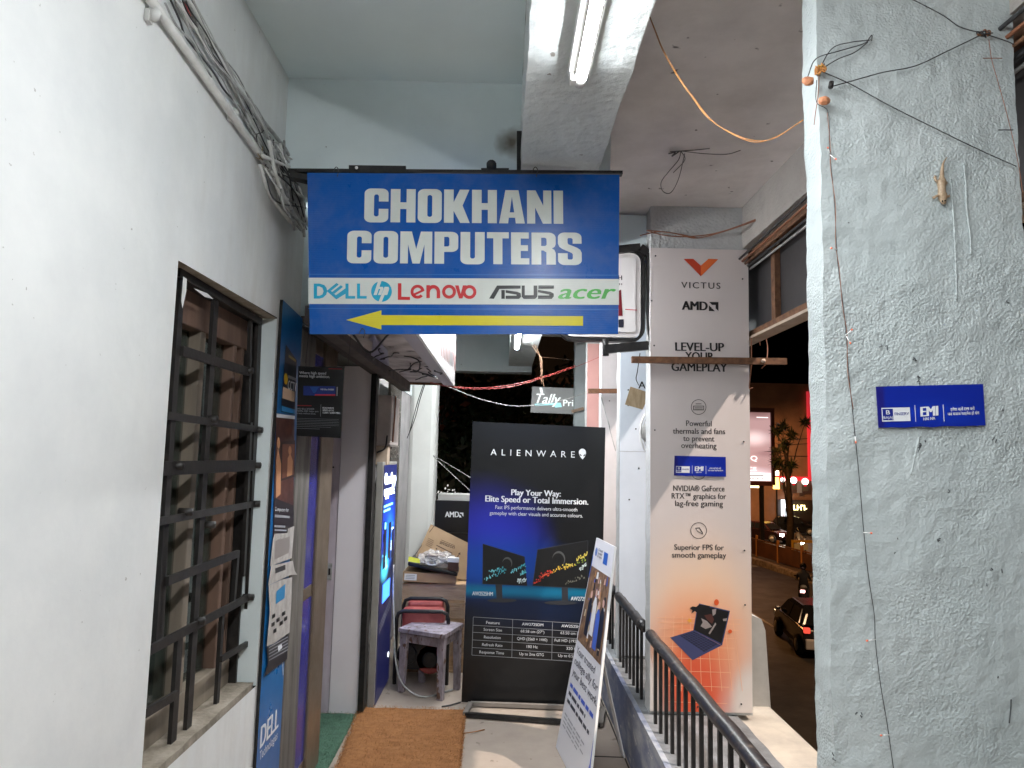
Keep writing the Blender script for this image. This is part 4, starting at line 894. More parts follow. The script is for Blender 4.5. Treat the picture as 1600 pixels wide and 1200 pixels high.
mb = MB(); mb.box(-1.11, 4.46, 0, -1.016, 4.50, 2.1, M_lilac); c = aY(515, 893, 4.46); mb.box(c.x-.015, 4.455, c.z-.05, c.x+.015, 4.459, c.z+.05, M_cable); mb.box(c.x-.006, 4.452, c.z-.02, c.x+.006, 4.4545, c.z+.02, M_black)
build('jamb', mb, sf, .004)
mb = MB(); mb.box(-1.014, 4.455, 0, -.842, 4.50, 2.1, M_whitepanel); 
for q in ((521, 730),): c = aY(*q, 4.455); mb.tube([c, c+V((0, -.006, 0))], .006, M_black, 8)
build('side_panel', mb, sf, .003)
mb = MB(); mb.box(-.840, 4.44, 0, -.806, 4.52, 2.1, M_black); build('post', mb, sf)
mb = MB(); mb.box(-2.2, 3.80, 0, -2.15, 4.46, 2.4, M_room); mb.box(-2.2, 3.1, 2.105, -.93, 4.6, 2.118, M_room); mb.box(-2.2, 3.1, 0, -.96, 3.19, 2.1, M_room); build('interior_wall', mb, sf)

# mats
def mat_rug(name, label, cat, pts, m, hairs, n, hl, seed, z=.014):
    mb = MB(); rnd = random.Random(seed); P = [V(p) for p in pts]
    k = 26; vs = []; fs = []
    for j in range(k+1):
        for i in range(k+1):
            p = P[0].lerp(P[1], i/k).lerp(P[3].lerp(P[2], i/k), j/k)
            e = .008*noise.noise(p*30) if i in (0, k) or j in (0, k) else 0
            vs.append(p+V((e, e, z+.004*noise.noise(p*9)-(.010 if i in (0, k) or j in (0, k) else 0))))
    fs = [(j*(k+1)+i, j*(k+1)+i+1, (j+1)*(k+1)+i+1, (j+1)*(k+1)+i) for j in range(k) for i in range(k)]
    mb.add(vs, fs, m, True)
    for q in range(n):
        u, v = rnd.random(), rnd.random()
        if q < n*.22: u = rnd.choice((0, 1, 1))+rnd.uniform(-.012, .012)
        p = P[0].lerp(P[1], u).lerp(P[3].lerp(P[2], u), v)+V((0, 0, z+.003*noise.noise(P[0]*9)))
        a = rnd.uniform(0, 6.283); d = V((math.cos(a), math.sin(a), rnd.uniform(.1, .9))).normalized()*hl*rnd.uniform(.5, 1.3); s = V((-d.y, d.x, 0)).normalized()*.0011
        mb.add([p-s, p+s, p+d+V((0, 0, .001))], [(0, 1, 2)], rnd.choice(hairs))
    return one(name, mb, label, cat, at=P[0])
co = mat('coir', (.40, .175, .058), .95, col2=(.28, .115, .036), vs=16, bump=(220, 1, .006), stretch=(1, 2, 1))
mat_rug('doormat', 'big orange-brown coir mat with frayed edges on the floor', 'mat', (aZ(524, 1206, 0), aZ(717, 1216, 0), aZ(727, 1110, 0), aZ(562, 1106, 0)), co, [mat('coir_light', (.46, .21, .07), .9), mat('coir_dark', (.18, .07, .02), .9), co], 9000, .016, 3)
gm = mat('green_mat_pile', (.07, .16, .105), .95, col2=(.04, .095, .06), vs=20, bump=(200, 1, .008))
mat_rug('doormat', 'dark green fuzzy mat in the shop doorway', 'mat', ((-1.25, 3.72, 0), (-.83, 3.66, 0), (-.84, 4.45, 0), (-1.25, 4.45, 0)), gm, [mat('green_light', (.10, .20, .13), .9), gm], 5000, .012, 4, .010)

# glowing blue lightbox standee
t = thing('lightbox', 'glowing blue poster lightbox with white lettering on the shop wall side', 'lightbox', (-.83, 4.8, 0))
XL = -.757; y0, y1 = 4.555, 5.12; zt = aX(600, 722, XL).z
mb = MB(); mb.box(-.804, y0, 0, XL-.004, y1, zt, mat('case_grey', (.33, .32, .29), .5, col2=(.25, .24, .22), vs=5)); build('case', mb, t, .004)
LP = Panel((XL-.004, y0+.02, .01), (0, 1, 0), (0, 0, 1)); lw_, lh = y1-y0-.04, zt-.03
def lit_print(name, layers, base, st):
    m = print_mat(name, base, layers); b = m.node_tree.nodes['Principled BSDF']
    m.node_tree.links.new(b.inputs['Base Color'].links[0].from_socket, b.inputs['Emission Color']); b.inputs['Emission Strength'].default_value = st
    return m
lpm = lit_print('lightbox_print', [((20, 60, 190), .5, .72, .8, .22, .9, 1), ((40, 120, 230), .6, .66, .45, .16, .9, .9), ((70, 190, 220), .3, .55, .4, .08, .8, .8), ((12, 22, 70), .5, 1.0, 1.2, .16, .6, 1)], (9, 11, 36), .8)
mb = MB(); sheet(mb, LP, [(0, 0), (lw_, 0), (lw_, lh), (0, lh)], 0, .004, lpm); build('glowing_sheet', mb, t)
mb = MB(); gw = ink('glow_white', (235, 242, 255), .4, 2.2); gc = ink('glow_cyan', (110, 200, 230), .4, 1.4); gb = ink('glow_blue', (50, 110, 240), .4, 1.5); gd = ink('glow_dark', (16, 20, 60), .4)
text(mb, LP, 'One Stop', (.05*lw_, .915*lh), (.93*lw_, .915*lh), .05*lh, .005, gw, 2, uvmode=True); text(mb, LP, 'upgrade.', (.05*lw_, .865*lh), (.85*lw_, .865*lh), .045*lh, .005, gw, 2, uvmode=True)
for v, u in ((.815, .75), (.795, .55)): mb.fill(LP, [[(.06*lw_, v*lh), (u*lw_, v*lh), (u*lw_, (v+.010)*lh), (.06*lw_, (v+.010)*lh)]], .005, gc)
rnd = random.Random(2)
for k in range(26):
    u, v = rnd.uniform(.05, .85)*lw_, rnd.uniform(.53, .73)*lh; a, b = rnd.uniform(.03, .12)*lw_, rnd.uniform(.01, .05)*lh
    mb.fill(LP, [[(u, v), (u+a, v+.004), (u+a, v+b), (u, v+b)]], .005+k*.0001, rnd.choice((gc, gb, gd, gw, gd)))
for x0, x1_, v0, v1 in ((.1, .3, .55, .72), (.45, .65, .58, .74), (.72, .9, .57, .70)): mb.fill(LP, [[(x0*lw_, v0*lh), (x1_*lw_, v0*lh), (x1_*lw_, v1*lh), (x0*lw_, v1*lh)]], .008, gd)
mb.fill(LP, [[(.2*lw_, .40*lh), (.75*lw_, .40*lh), (.75*lw_, .48*lh), (.2*lw_, .48*lh)]], .006, gb)
for v in (.345, .33, .315): mb.fill(LP, [[(.05*lw_, (v-.03)*lh), (.9*lw_, (v+.03)*lh), (.9*lw_, (v+.036)*lh), (.05*lw_, (v-.024)*lh)]], .006, GY)
mb.fill(LP, [[(lw_*.86+.018*math.cos(i*.7), .125*lh+.018*math.sin(i*.7)) for i in range(9)]], .006, gw); build('picture', mb, t)
# electrical box above it, with pipes
t = thing('electrical_box', 'dusty grey electrical box above the glowing blue lightbox', 'electrical box', (-.8, 4.7, 1.7))
ebm = mat('box_grey', (.55, .49, .46), .5, col2=(.42, .37, .34), vs=5, bump=(30, .2, .002)); zb = aY(600, 695, 4.6).z; zt2 = aY(600, 617, 4.6).z
mb = MB(); xa, xb = aY(586, 650, 4.6).x, aY(612, 650, 4.6).x; mb.box(xa, 4.6, zb, xb, 4.93, zt2, ebm); build('case', mb, t, .006)
mb = MB(); mb.box(xa+.012, 4.594, zb+.015, xb-.008, 4.599, zt2-.012, ebm); build('door', mb, t)
mb = MB(); mb.wire([(xb-.02, 4.58, zb+.06), (xb-.03, 4.57, zb-.02), (xb-.08, 4.57, zb-.05)], .006, M_black); mb.wire([(xb+.006, 4.7, zt2), (xb+.01, 4.66, zt2-.1), (xb+.004, 4.66, zb+.02)], .006, M_brownwire); build('cable', mb, t)
mb = MB(); mb.box(xa-.02, 4.62, zb-.13, xb-.02, 4.72, zb-.004, mat('wood_block', (.42, .33, .25), .7, col2=(.3, .23, .17), vs=12)); one('wooden_block', mb, 'small pale wooden block under the grey electrical box', 'wood block', bevel=.003)
mb = MB(); gp = Panel((-.83, 5.16, .55), (0, 1, 0), (0, 0, 1)); mb.slab(gp, [(0, 0), (.55, 0), (.55, 1.55), (0, 1.55)], -.02, 0, mat('smoked_glass', (.05, .045, .04), .12, col2=(.12, .105, .09), vs=5)); t = thing('glass_panel', 'dark smoked glass panel with faint lettering behind the electrical box', 'glass panel', gp.P(0, 0)); build('pane', mb, t)
mb = MB(); text(mb, gp, 'कंप्यूटर', (.06, 1.25), (.48, 1.25), .10, .002, ink('faint', (120, 112, 104)), 0, uvmode=True); text(mb, gp, 'लैपटॉप', (.06, .98), (.48, .98), .10, .002, ink('faint', (120, 112, 104)), 0, uvmode=True); build('lettering', mb, t)

# ---- canopy lightbox over the door, seen from below
XC = -.36; zc0 = 2.045; yc0, yc1 = 2.62, 5.04
t = thing('shop_canopy', 'shop canopy box with a lit red and white sign face and dirty underside', 'canopy', (-.6, 3.8, zc0))
M_dirt = mat('canopy_underside', (.60, .56, .55), .7, col2=(.27, .245, .235), vs=5, bump=(12, .4, .01), spots=(9, .66, (.08, .07, .065)))
mb = MB(); mb.box(-.69, yc0, zc0+.02, XC-.075, yc1-.02, 2.60, M_dirt); build('underside_panel', mb, t)
mb = MB(); mb.box(XC-.075, yc0, zc0, XC-.012, yc1, zc0+.08, mat('canopy_rim', (.34, .31, .36), .45)); mb.box(-.69, yc1-.018, zc0+.004, XC-.077, yc1, zc0+.06, M_rust); mb.bar((-.725, yc0, zc0+.02), (-.705, yc1, zc0-.01), .06, .07, mat('sooty_wood', (.045, .038, .034), .8, col2=(.10, .085, .08), vs=9)); build('rim', mb, t, .003)
mb = MB(); mb.bar((-.80, 3.07, zc0+.05), (-.80, yc1-.35, zc0+.03), .10, .05, mat('soot', (.022, .02, .018), .9, col2=(.06, .05, .045), vs=8)); mb.box(-.90, 3.07, zc0+.075, -.69, yc1-.3, zc0+.10, MATS['soot']); build('roller_box', mb, t)
CPn = Panel((XC, yc0, zc0), (0, 1, 0), (0, 0, 1)); mb = MB()
cf = mat('canopy_lit_face', (.22, .205, .205), .5); mb.slab(CPn, [(0, 0), (yc1-yc0, 0), (yc1-yc0, .55), (0, .55)], -.012, 0, cf, M_white); build('sign_face', mb, t)
mb = MB(); rd = ink('canopy_red', (88, 16, 13), .5); cg_ = ink('canopy_grey', (38, 36, 40)); wdt = yc1-yc0
mb.fill(CPn, [[(wdt-.42, .22), (wdt, .10), (wdt, .30), (wdt-.30, .42)]], .002, rd)
rnd = random.Random(8)
for k in range(9):
    a = wdt-1.15+k*.105; mb.fill(CPn, [[(a, .05+k*.006), (a+.05, .06+k*.006), (a+.062, .20), (a+.012, .19)]], .002+k*.0001, cg_ if k > 5 else rd)
build('sign_print', mb, t)
mb = MB(); rnd = random.Random(4)
for k in range(9):
    p = V((rnd.uniform(-.62, -.46), rnd.uniform(3.2, 4.8), zc0+.02)); pts = [p]
    for j in range(5): p = p+V((rnd.uniform(-.05, .05), rnd.uniform(-.12, .12), rnd.uniform(-.03, .004))); p.z = max(zc0-.05, min(zc0+.015, p.z)); pts.append(p)
    mb.wire(pts, .0035, M_cabled)
mb.wire([(-.66, 3.0, zc0+.02), (-.60, 3.1, zc0-.05), (-.5, 3.0, zc0+.02)], .005, M_cabled); build('loose_wires', mb, t)
# grimy cobwebbed funnel under the canopy
mb = MB(); fp = [aZ(575, 530, zc0+.015), aZ(606, 548, zc0+.015), aZ(608, 572, zc0+.015), aZ(578, 566, zc0+.015)]
tip = aZ(584, 524, zc0-.01); vs = [tip]+fp; mb.add([p+V((0, 0, .0)) for p in vs], [(0, 1, 2), (0, 2, 3), (0, 3, 4)], mat('violet_plastic', (.16, .15, .27), .4, col2=(.28, .26, .36), vs=14)); 
one('plastic_sheet', mb, 'small violet plastic sheet caught under the shop canopy', 'plastic sheet')

# ================================================================== THINGS ON THE CORRIDOR FLOOR
M_stool = mat('stool_old_paint', (.36, .32, .36), .6, col2=(.17, .14, .15), vs=18, bump=(40, .6, .003), spots=(30, .60, (.12, .065, .04)), stretch=(1, 1, .5))
t = thing('stool', 'small old purplish wooden stool with splayed legs', 'stool', aZ(672, 1080, 0))
zs = .418; c4 = [aZ(*p, zs) for p in ((622.5, 981), (695, 992), (724.6, 973.5), (660, 964.6))]
mb = MB(); mb.hexa([p-V((0, 0, .028)) for p in c4], c4, M_stool); build('seat', mb, t, .003)
ct = sum(c4, V())/4; lt = []
for (px_, py_), k in (((627, 1081), 0), ((688, 1094), 1), ((714, 1077), 2), ((659, 1066), 3)):
    top = ct.lerp(c4[k], .80)-V((0, 0, .029)); bot = aZ(px_, py_, 0); lt.append((top, bot)); mb = MB(); u = (c4[1]-c4[0]).normalized()*.026; v = (c4[3]-c4[0]).normalized()*.022
    mb.hexa([bot-u*.8-v*.8, bot+u*.8-v*.8, bot+u*.8+v*.8, bot-u*.8+v*.8], [top-u-v, top+u-v, top+u+v, top-u+v], M_stool); build('leg', mb, t, .003)
for a, b in ((0, 1), (1, 2), (2, 3), (3, 0)):
    mb = MB(); p = lt[a][0].lerp(lt[a][1], .09); q = lt[b][0].lerp(lt[b][1], .09); mb.bar(p, q, .018, .055, M_stool); build('apron', mb, t, .002)

M_card = mat('cardboard', (.43, .29, .165), .75, col2=(.35, .225, .125), vs=5, bump=(60, .2, .002))
M_cardd = mat('cardboard_wrapped', (.40, .245, .125), .3, col2=(.55, .36, .21), vs=4, stretch=(1, 1, 5), bump=(18, .8, .01))
def box3(mb, o, u, v, w_, m): o, u, v, w_ = V(o), V(u), V(v), V(w_); mb.hexa([o, o+u, o+u+v, o+v], [o+w_, o+u+w_, o+u+v+w_, o+v+w_], m)
YC = 5.3; cx0 = aY(627, 960, YC).x; cx1 = aY(726, 960, YC).x; ctop = aY(680, 912, YC).z
t = thing('carton', 'big brown carton wrapped in plastic film behind the stool', 'carton', (cx0, YC, 0))
mb = MB(); mb.box(cx0, YC, 0, cx1, YC+.42, ctop, M_cardd); build('box', mb, t, .006)
mb = MB(); rnd = random.Random(3)
mfilm = mat('stretch_film', (.75, .70, .64), .12, alpha=.22, spec=.8, bump=(14, 1, .02))
for k in range(4):
    z = .12+k*.13; mb.box(cx0-.004, YC-.004, z, cx1+.004, YC+.425, z+.11, mfilm)
build('plastic_film', mb, t)
t = thing('carton', 'flat open brown carton with a white label on top of the wrapped carton', 'carton', (cx0, YC, ctop))
u = (aY(708, 927, YC-.02)-aY(629, 913, YC-.02)); o = aY(629, 913, YC-.02); o.z = max(o.z, ctop+.004)
u = V((.385, 0, -.012)); o = V((cx0+.005, YC-.03, ctop+.016)); mb = MB(); box3(mb, o, u, V((0, .4, 0)), V((0, 0, .07)), M_card); build('box', mb, t, .003)
mb = MB(); lp_ = Panel(o+V((0, -.0012, 0)), u, (0, 0, 1)); mb.fill(lp_, [[(.01, .012), (.10, .012), (.10, .058), (.01, .058)]], 0, M_white)
for k in range(3): mb.fill(lp_, [[(.02, .022+k*.011), (.085, .022+k*.011), (.085, .026+k*.011), (.02, .026+k*.011)]], .0006, GY)
build('label_sticker', mb, t)
zt = ctop+.075
t = thing('tray', 'black plastic tray with a yellow label lying on the cartons', 'tray', (cx0+.2, YC, zt))
mb = MB(); o = V((cx0+.04, YC-.05, zt+.055)); u = V((.36, -.01, -.068)); box3(mb, o, u, V((.0, .32, .01)), V((0, 0, .03)), ink('tray_black', (14, 14, 15), .3)); build('shell', mb, t, .008)
mb = MB(); lp_ = Panel(o+V((0, -.002, .034)), (1, 0, -.15), (0, .3, 1)); mb.fill(lp_, [[(.0, 0), (.09, 0), (.08, .03), (.0, .035)]], 0, ink('label_yellow', (206, 208, 60))); build('label_sticker', mb, t)
# crumpled clear bag
def blob(mb, c, r, sc_, m, seed, amp, sub=3, freq=3.0):
    bm = bmesh.new(); bmesh.ops.create_icosphere(bm, subdivisions=sub, radius=1)
    vs = []
    for q in bm.verts:
        p = q.co.copy(); n = noise.noise(p*freq+V((seed*7, 0, 0)))+.6*noise.noise(p*freq*2.3+V((0, seed*5, 0))); vs.append(V((p.x*sc_[0], p.y*sc_[1], p.z*sc_[2]))*r*(1+amp*n)+V(c))
    mb.add(vs, [[q.index for q in f.verts] for f in bm.faces], m); bm.free()
mbag = mat('clear_bag', (.78, .76, .74), .14, alpha=.34, spec=.9, bump=(30, 1, .02))
t = thing('plastic_bag', 'crumpled clear plastic bag of cables on the black tray', 'plastic bag', (cx0+.24, YC+.02, zt+.08))
mb = MB(); blob(mb, (cx0+.235, YC+.02, zt+.10), .085, (1.4, .9, .66), mbag, 1, .42, 4, 1.9); build('bag', mb, t)
mb = MB(); rnd = random.Random(9)
for k in range(6):
    pts = [V((cx0+.24+rnd.uniform(-.1, .1), YC+.0+rnd.uniform(-.04, .05), zt+.095+rnd.uniform(-.03, .03))) for _ in range(5)]; mb.wire(pts, .006, (M_white, M_cable, M_black)[k % 3])
build('cable', mb, t)
mb = MB(); o = V((cx0+.33, YC-.06, zt+.03)); box3(mb, o, V((.075, 0, -.004)), V((0, .05, 0)), V((0, 0, .06)), ink('box_brown', (70, 44, 34))); box3(mb, o+V((-.002, -.002, .061)), V((.08, 0, -.004)), V((0, .05, .0)), V((0, 0, .03)), M_white)
one('small_box', mb, 'tiny white topped brown box beside the clear plastic bag', 'box')
# leaning amazon carton
AYc = YC+.17; q = [aY(*p, AYc+e) for p, e in (((639, 893), 0), ((727, 900), -.02), ((734, 846), .10), ((672, 819), .12))]
AM = Panel(q[0], q[1]-q[0], q[3]-q[0])
t = thing('carton', 'tilted brown shipping carton with printed lettering leaning on the heap', 'carton', q[0])
lpx = [AM.uv(*p) for p in ((638, 896), (729, 906), (731, 848), (673, 819))]
mb = MB(); mb.slab(AM, lpx, -.12, 0, M_card); build('box', mb, t, .004)
mb = MB(); Z = lambda x, y: (610+x/6.315, 810+y/6.315); pk = ink('carton_print', (70, 46, 28))
text(mb, AM, 'amazon', Z(484, 248), Z(628, 302), 6, .0012, pk, 1); line(mb, AM, Z(500, 212), Z(636, 270), .003, .0012, pk); line(mb, AM, Z(455, 265), Z(612, 345), .006, .0012, pk)
for k in range(5): line(mb, AM, Z(372-k*6, 195+k*16), Z(430-k*6, 225+k*16), .0035, .0012, pk)
line(mb, AM, Z(432, 75), Z(384, 138), .005, .0012, pk); line(mb, AM, Z(310, 265), Z(245, 358), .005, .0012, pk)
line(mb, AM, Z(640, 410), Z(684, 345), .005, .0012, pk); mb.px(AM, [Z(690, 334), Z(690, 362), Z(668, 348)], .0013, pk)
for a, b in ((455, 300), (500, 325), (548, 345), (592, 360)): mb.px(AM, [Z(a-7, b-8), Z(a+7, b-4), Z(a+7, b+8), Z(a-7, b+6)], .0012, pk)
build('carton_print', mb, t)
# black computer box and the dark cartons under it
YB = 6.1; bx0 = aY(680, 800, YB).x; bx1 = aY(745, 800, YB).x; bz0 = aY(700, 832, YB).z; bz1 = aY(700, 782, YB).z
mb = MB(); mb.box(bx0-.01, YB, 0, bx1, YB+.35, bz0-.10, M_cardd); one('carton', mb, 'dark brown carton beneath the black boxes at the far end', 'carton', bevel=.004)
mb = MB(); mb.box(bx0+.01, YB-.01, bz0-.098, bx1-.01, YB+.34, bz0-.002, ink('box_dark', (20, 17, 18))); one('carton', mb, 'low black box directly under the black box with white letters', 'carton', bevel=.004)
t = thing('computer_box', 'black computer box with white lettering standing on the far boxes', 'box', (bx0, YB, bz0)); mb = MB(); mb.box(bx0, YB-.02, bz0, bx1, YB+.34, bz1, ink('box_black', (17, 17, 18), .35)); build('box', mb, t, .003)
bp = Panel((bx0, YB-.021, bz0), (1, 0, 0), (0, 0, 1)); mb = MB(); text(mb, bp, 'AMD', (695.5, 808), (717, 808), 8.5, .001, Wt, 2)
for l in ([(718, 801), (724, 801), (724, 807), (722, 805), (722, 803), (720, 803)], [(717.6, 804), (720, 806), (721, 808.5), (717.6, 808.5)]): mb.px(bp, l, .001, Wt)
build('lettering', mb, t)
mb = MB(); mb.box(bx0+.02, YB, bz1+.002, bx1, YB+.3, bz1+.05, mat('lid_pale', (.4, .4, .38), .5)); one('box_lid', mb, 'pale flat lid lying on the black computer box', 'lid')
# portable generator behind the stool
YG = 4.98; gx0 = aY(619, 1000, YG).x; gx1 = aY(700, 1000, YG).x
t = thing('generator', 'red portable generator with black tube handles behind the stool', 'generator', ((gx0+gx1)/2, YG+.12, 0))
M_gred = mat('generator_red', (.42, .10, .085), .4, col2=(.27, .045, .04), vs=6)
mb = MB(); zg = aY(650, 968, YG).z; mb.box(gx0+.02, YG+.03, .10, gx1-.02, YG+.24, zg-.10, ink('engine_dark', (26, 24, 24))); mb.tube([(gx0+.07, YG+.02, .2), (gx0+.07, YG+.25, .2)], .07, M_black, 14); build('engine', mb, t, .01)
mb = MB(); mb.box(gx0+.03, YG+.01, zg-.11, gx1-.03, YG+.12, aY(650, 952, YG).z, M_gred); mb.box(gx0+.05, YG+.14, zg-.08, gx1-.05, YG+.27, aY(650, 938, YG+.15).z, M_gred); build('fuel_tank', mb, t, .025)
mb = MB(); mb.tube([(gx0+.23, YG+.03, .17), (gx0+.23, YG+.1, .17)], .10, M_gred, 18); mb.tube([(gx0+.23, YG+.01, .17), (gx0+.23, YG+.031, .17)], .055, M_black, 14); build('flywheel_cover', mb, t, .01)
mb = MB()
for yy, zz, e in ((YG-.015, aY(650, 955, YG-.015).z, 0), (YG+.17, aY(650, 935, YG+.17).z, .02)):
    pts = [(gx0+e, yy, .02), (gx0+e, yy, zz-.05), (gx0+e+.012, yy, zz-.015), (gx0+e+.045, yy, zz), (gx1-e-.045, yy, zz), (gx1-e-.012, yy, zz-.015), (gx1-e, yy, zz-.05), (gx1-e, yy, .02)]; mb.tube(pts, .013, M_black, 10)
build('tube_frame', mb, t)
mb = MB(); mb.box(gx0+.10, YG-.004, zg-.085, gx0+.2, YG+.012, zg-.03, ink('panel_grey', (120, 116, 112))); mb.box(gx0+.26, YG-.004, zg-.08, gx0+.31, YG+.012, zg-.04, M_white); build('control_panel', mb, t)
mb = MB(); p = [(-.74, 5.0, .8), (-.72, 4.95, .5), (-.66, 4.85, .12), (-.5, 4.75, .012), (-.3, 4.9, .01)]; mb.wire(p, .006, M_cable, 6, 10); one('cable', mb, 'pale cable looping down behind the stool to the floor', 'cable')
mb = MB(); mb.wire([aZ(720, 1097, .006), aZ(703, 1102, .012), aZ(690, 1104, .006)], .005, M_cabled); one('cable', mb, 'short dark cable lying by the left foot of the standee', 'cable')
mb = MB(); mb.wire([aZ(722, 1146, .02), aZ(738, 1144, .012), aZ(757, 1140, .004)], .003, co); one('loose_fibre', mb, 'loose coir strand poking out of the orange mat', 'fibre')

# ================================================================== WIRES AND PIPES
def wall_wire(px_pts, X, r, m, label, cat='cable', group=None, name='cable', n=6):
    mb = MB(); mb.wire([aX(*p, X) for p in px_pts], r, m, n); return one(name, mb, label, cat, group)
t = thing('conduit_pipe', 'thick white conduit pipe running along the left wall', 'pipe', aX(360, 180, -.88))
mb = MB(); a = aX(215, -30, -.882); b = aX(484, 352, -.882); mb.tube([a, a.lerp(b, .5)+V((.003, 0, -.004)), b], .0125, M_pvc, 12); build('pipe', mb, t)
for p in ((240, 22), (365, 178), (438, 288)):
    c = aX(*p, -.882); d = (b-a).normalized(); mb = MB(); mb.tube([c-d*.006, c+d*.006], .0175, M_pvc, 10); mb.box(c.x-.015, c.y-.014, c.z-.024, c.x-.004, c.y+.008, c.z+.006, M_pvc); build('clip', mb, t)
G = 'cables clipped along the left wall'
wall_wire(((270, -10), (296, 45), (320, 90), (345, 118), (362, 150), (385, 190), (412, 240), (432, 280)), -.886, .004, M_cable, 'thin grey cable weaving just above the white conduit pipe', group=G)
wall_wire(((262, -10), (280, 30), (292, 60), (330, 108), (350, 140), (374, 168), (392, 200), (430, 270)), -.889, .003, M_cabled, 'thin dark cable between the conduit pipe and the upper pipe', group=G)
wall_wire(((275, -10), (290, 25), (310, 50), (325, 72)), -.886, .007, M_pvc, 'short white upper conduit near the top edge of the picture', 'pipe', name='conduit_pipe')
wall_wire(((298, 25), (315, 52), (335, 72), (345, 84), (360, 115), (372, 140), (384, 153), (400, 170), (412, 190), (430, 212), (450, 240), (453, 262)), -.884, .007, M_cable, 'thick grey cable running highest along the wall to the corner', group=G)
wall_wire(((330, 75), (348, 98), (358, 125), (372, 152), (390, 190), (404, 218), (420, 245), (440, 290)), -.884, .004, M_pvc, 'white cable hanging loose below the thick grey cable', group=G)
wall_wire(((336, 76), (352, 100), (366, 130), (380, 160), (386, 185), (398, 205), (416, 236), (446, 300)), -.880, .0035, M_cable, 'grey cable twisting beside the loose white cable', group=G)
wall_wire(((284, -10), (291, 12), (297, 25)), -.885, .004, M_redwire, 'short red wire at the top edge of the left wall', 'wire', name='wire')
wall_wire(((258, 5), (276, 40), (300, 66), (312, 88), (330, 120)), -.885, .003, M_cable, 'fine grey cable beside the conduit near the top edge', group=G)
mb = MB(); rnd = random.Random(44)
for k in range(9):
    pts = []; off = rnd.uniform(4, 34)
    for j in range(9):
        t_ = j/8; px_ = 262+t_*180+off*(1-.35*t_)*.80+rnd.uniform(-5, 5); py_ = -12+t_*290-off*(1-.35*t_)*.55+rnd.uniform(-5, 5); pts.append(aX(px_, py_, -.884+rnd.uniform(0, .012)))
    mb.wire(pts, rnd.choice((.0022, .003, .0045)), (M_cable, M_pvc, M_cable, M_cabled, M_pvc)[k % 5])
one('cable_bundle', mb, 'loose bundle of thin paint-splashed cables strung above the white conduit', 'cables')
# tangle where everything dives behind the sign
mb = MB(); rnd = random.Random(6)
for k in range(30):
    s = (rnd.uniform(405, 445), rnd.uniform(218, 290)); e = (rnd.uniform(455, 486), rnd.uniform(300, 372)); m_ = ((s[0]+e[0])/2+rnd.uniform(-16, 16), (s[1]+e[1])/2+rnd.uniform(-18, 18))
    X_ = rnd.uniform(-.885, -.85); mb.wire([aX(*s, X_), aX(*m_, X_+rnd.uniform(0, .03)), aX(*e, X_)], *rnd.choice(((.003, M_cable), (.003, M_cabled), (.005, M_pvc), (.007, M_pvc), (.005, M_cable), (.0035, M_pvc))))
for k in range(12):
    s = (rnd.uniform(405, 432), rnd.uniform(212, 258)); mb.wire([aX(s[0]+rnd.uniform(-8, 8), s[1]+rnd.uniform(-10, 10), -.875) for _ in range(4)], .002, rnd.choice((M_cable, M_cabled, mat('straw', (.30, .25, .15), .8))))
one('cable_tangle', mb, 'messy tangle of cables beside the upper left corner of the blue sign', 'cables')
def span(pts, r, m, label, cat='wire', name='wire', st=8):
    mb = MB()
    for pl in (pts if isinstance(pts[0], list) else [pts]): mb.wire([aY(*p) for p in pl], r, m, 6, st)
    return one(name, mb, label, cat)
# orange wire from beam to near pillar
span([[(1012, 18, 1.9), (1022, 45, 1.86), (1036, 80, 1.83), (1060, 122, 1.8), (1080, 150, 1.77), (1106, 184, 1.74), (1140, 206, 1.71), (1176, 219, 1.68), (1210, 216, 1.66), (1255, 188, 1.62)],
      [(1012, 18, 1.9), (1024, 47, 1.855), (1037, 79, 1.835), (1063, 124, 1.79), (1082, 150, 1.78), (1109, 185, 1.73), (1143, 209, 1.70), (1180, 222, 1.67), (1214, 213, 1.65), (1255, 187, 1.62)]], .0009, M_orangewire, 'twin orange wire sagging from the beam to the near pillar')
span([(1020, -10, 1.95), (1017, 12, 1.93), (1008, 32, 1.92), (1004, 36, 1.92)], .003, M_redwire, 'short pink-red wire at the edge of the overhead beam')
so = 2.872
mb = MB(); c = aZ(1064, 236, so); mb.wire([aZ(1047, 237, so), c, aZ(1090, 234, so-.01), aZ(1109, 232, so-.01)], .0022, M_cabled); mb.wire([c, aZ(1100, 240, so-.02), aZ(1135, 241, so-.03), aZ(1157, 235, so-.03)], .0018, M_cabled)
mb.wire([c, aZ(1060, 250, so-.02), aZ(1045, 268, so-.04), aZ(1033, 285, so-.06), aZ(1036, 299, so-.07), aZ(1048, 301, so-.07), aZ(1060, 280, so-.05), aZ(1070, 240, so-.01)], .0018, M_cabled); mb.wire([c, aZ(1070, 250, so-.02), aZ(1052, 270, so-.03)], .0018, M_cabled)
mb.wire([aZ(1045, 240, so-.005), aZ(1055, 238, so-.02), aZ(1050, 244, so-.02), aZ(1062, 236, so-.01)], .003, M_cabled)
one('wire_stub', mb, 'knot of black wires dangling from the dark soffit', 'wires')
span([[(1000, 368, 3.57), (1030, 362, 3.58), (1060, 366, 3.58), (1088, 372, 3.58), (1130, 362, 3.5), (1180, 345, 3.4), (1262, 315, 3.2)], [(1010, 360, 3.58), (1040, 368, 3.58), (1085, 369, 3.58), (1140, 358, 3.5), (1262, 310, 3.2)], [(1012, 360, 3.58), (1050, 364, 3.57), (1090, 372, 3.57)]], .0028, M_brownwire, 'reddish brown wires tied round the top of the gaming poster pillar')
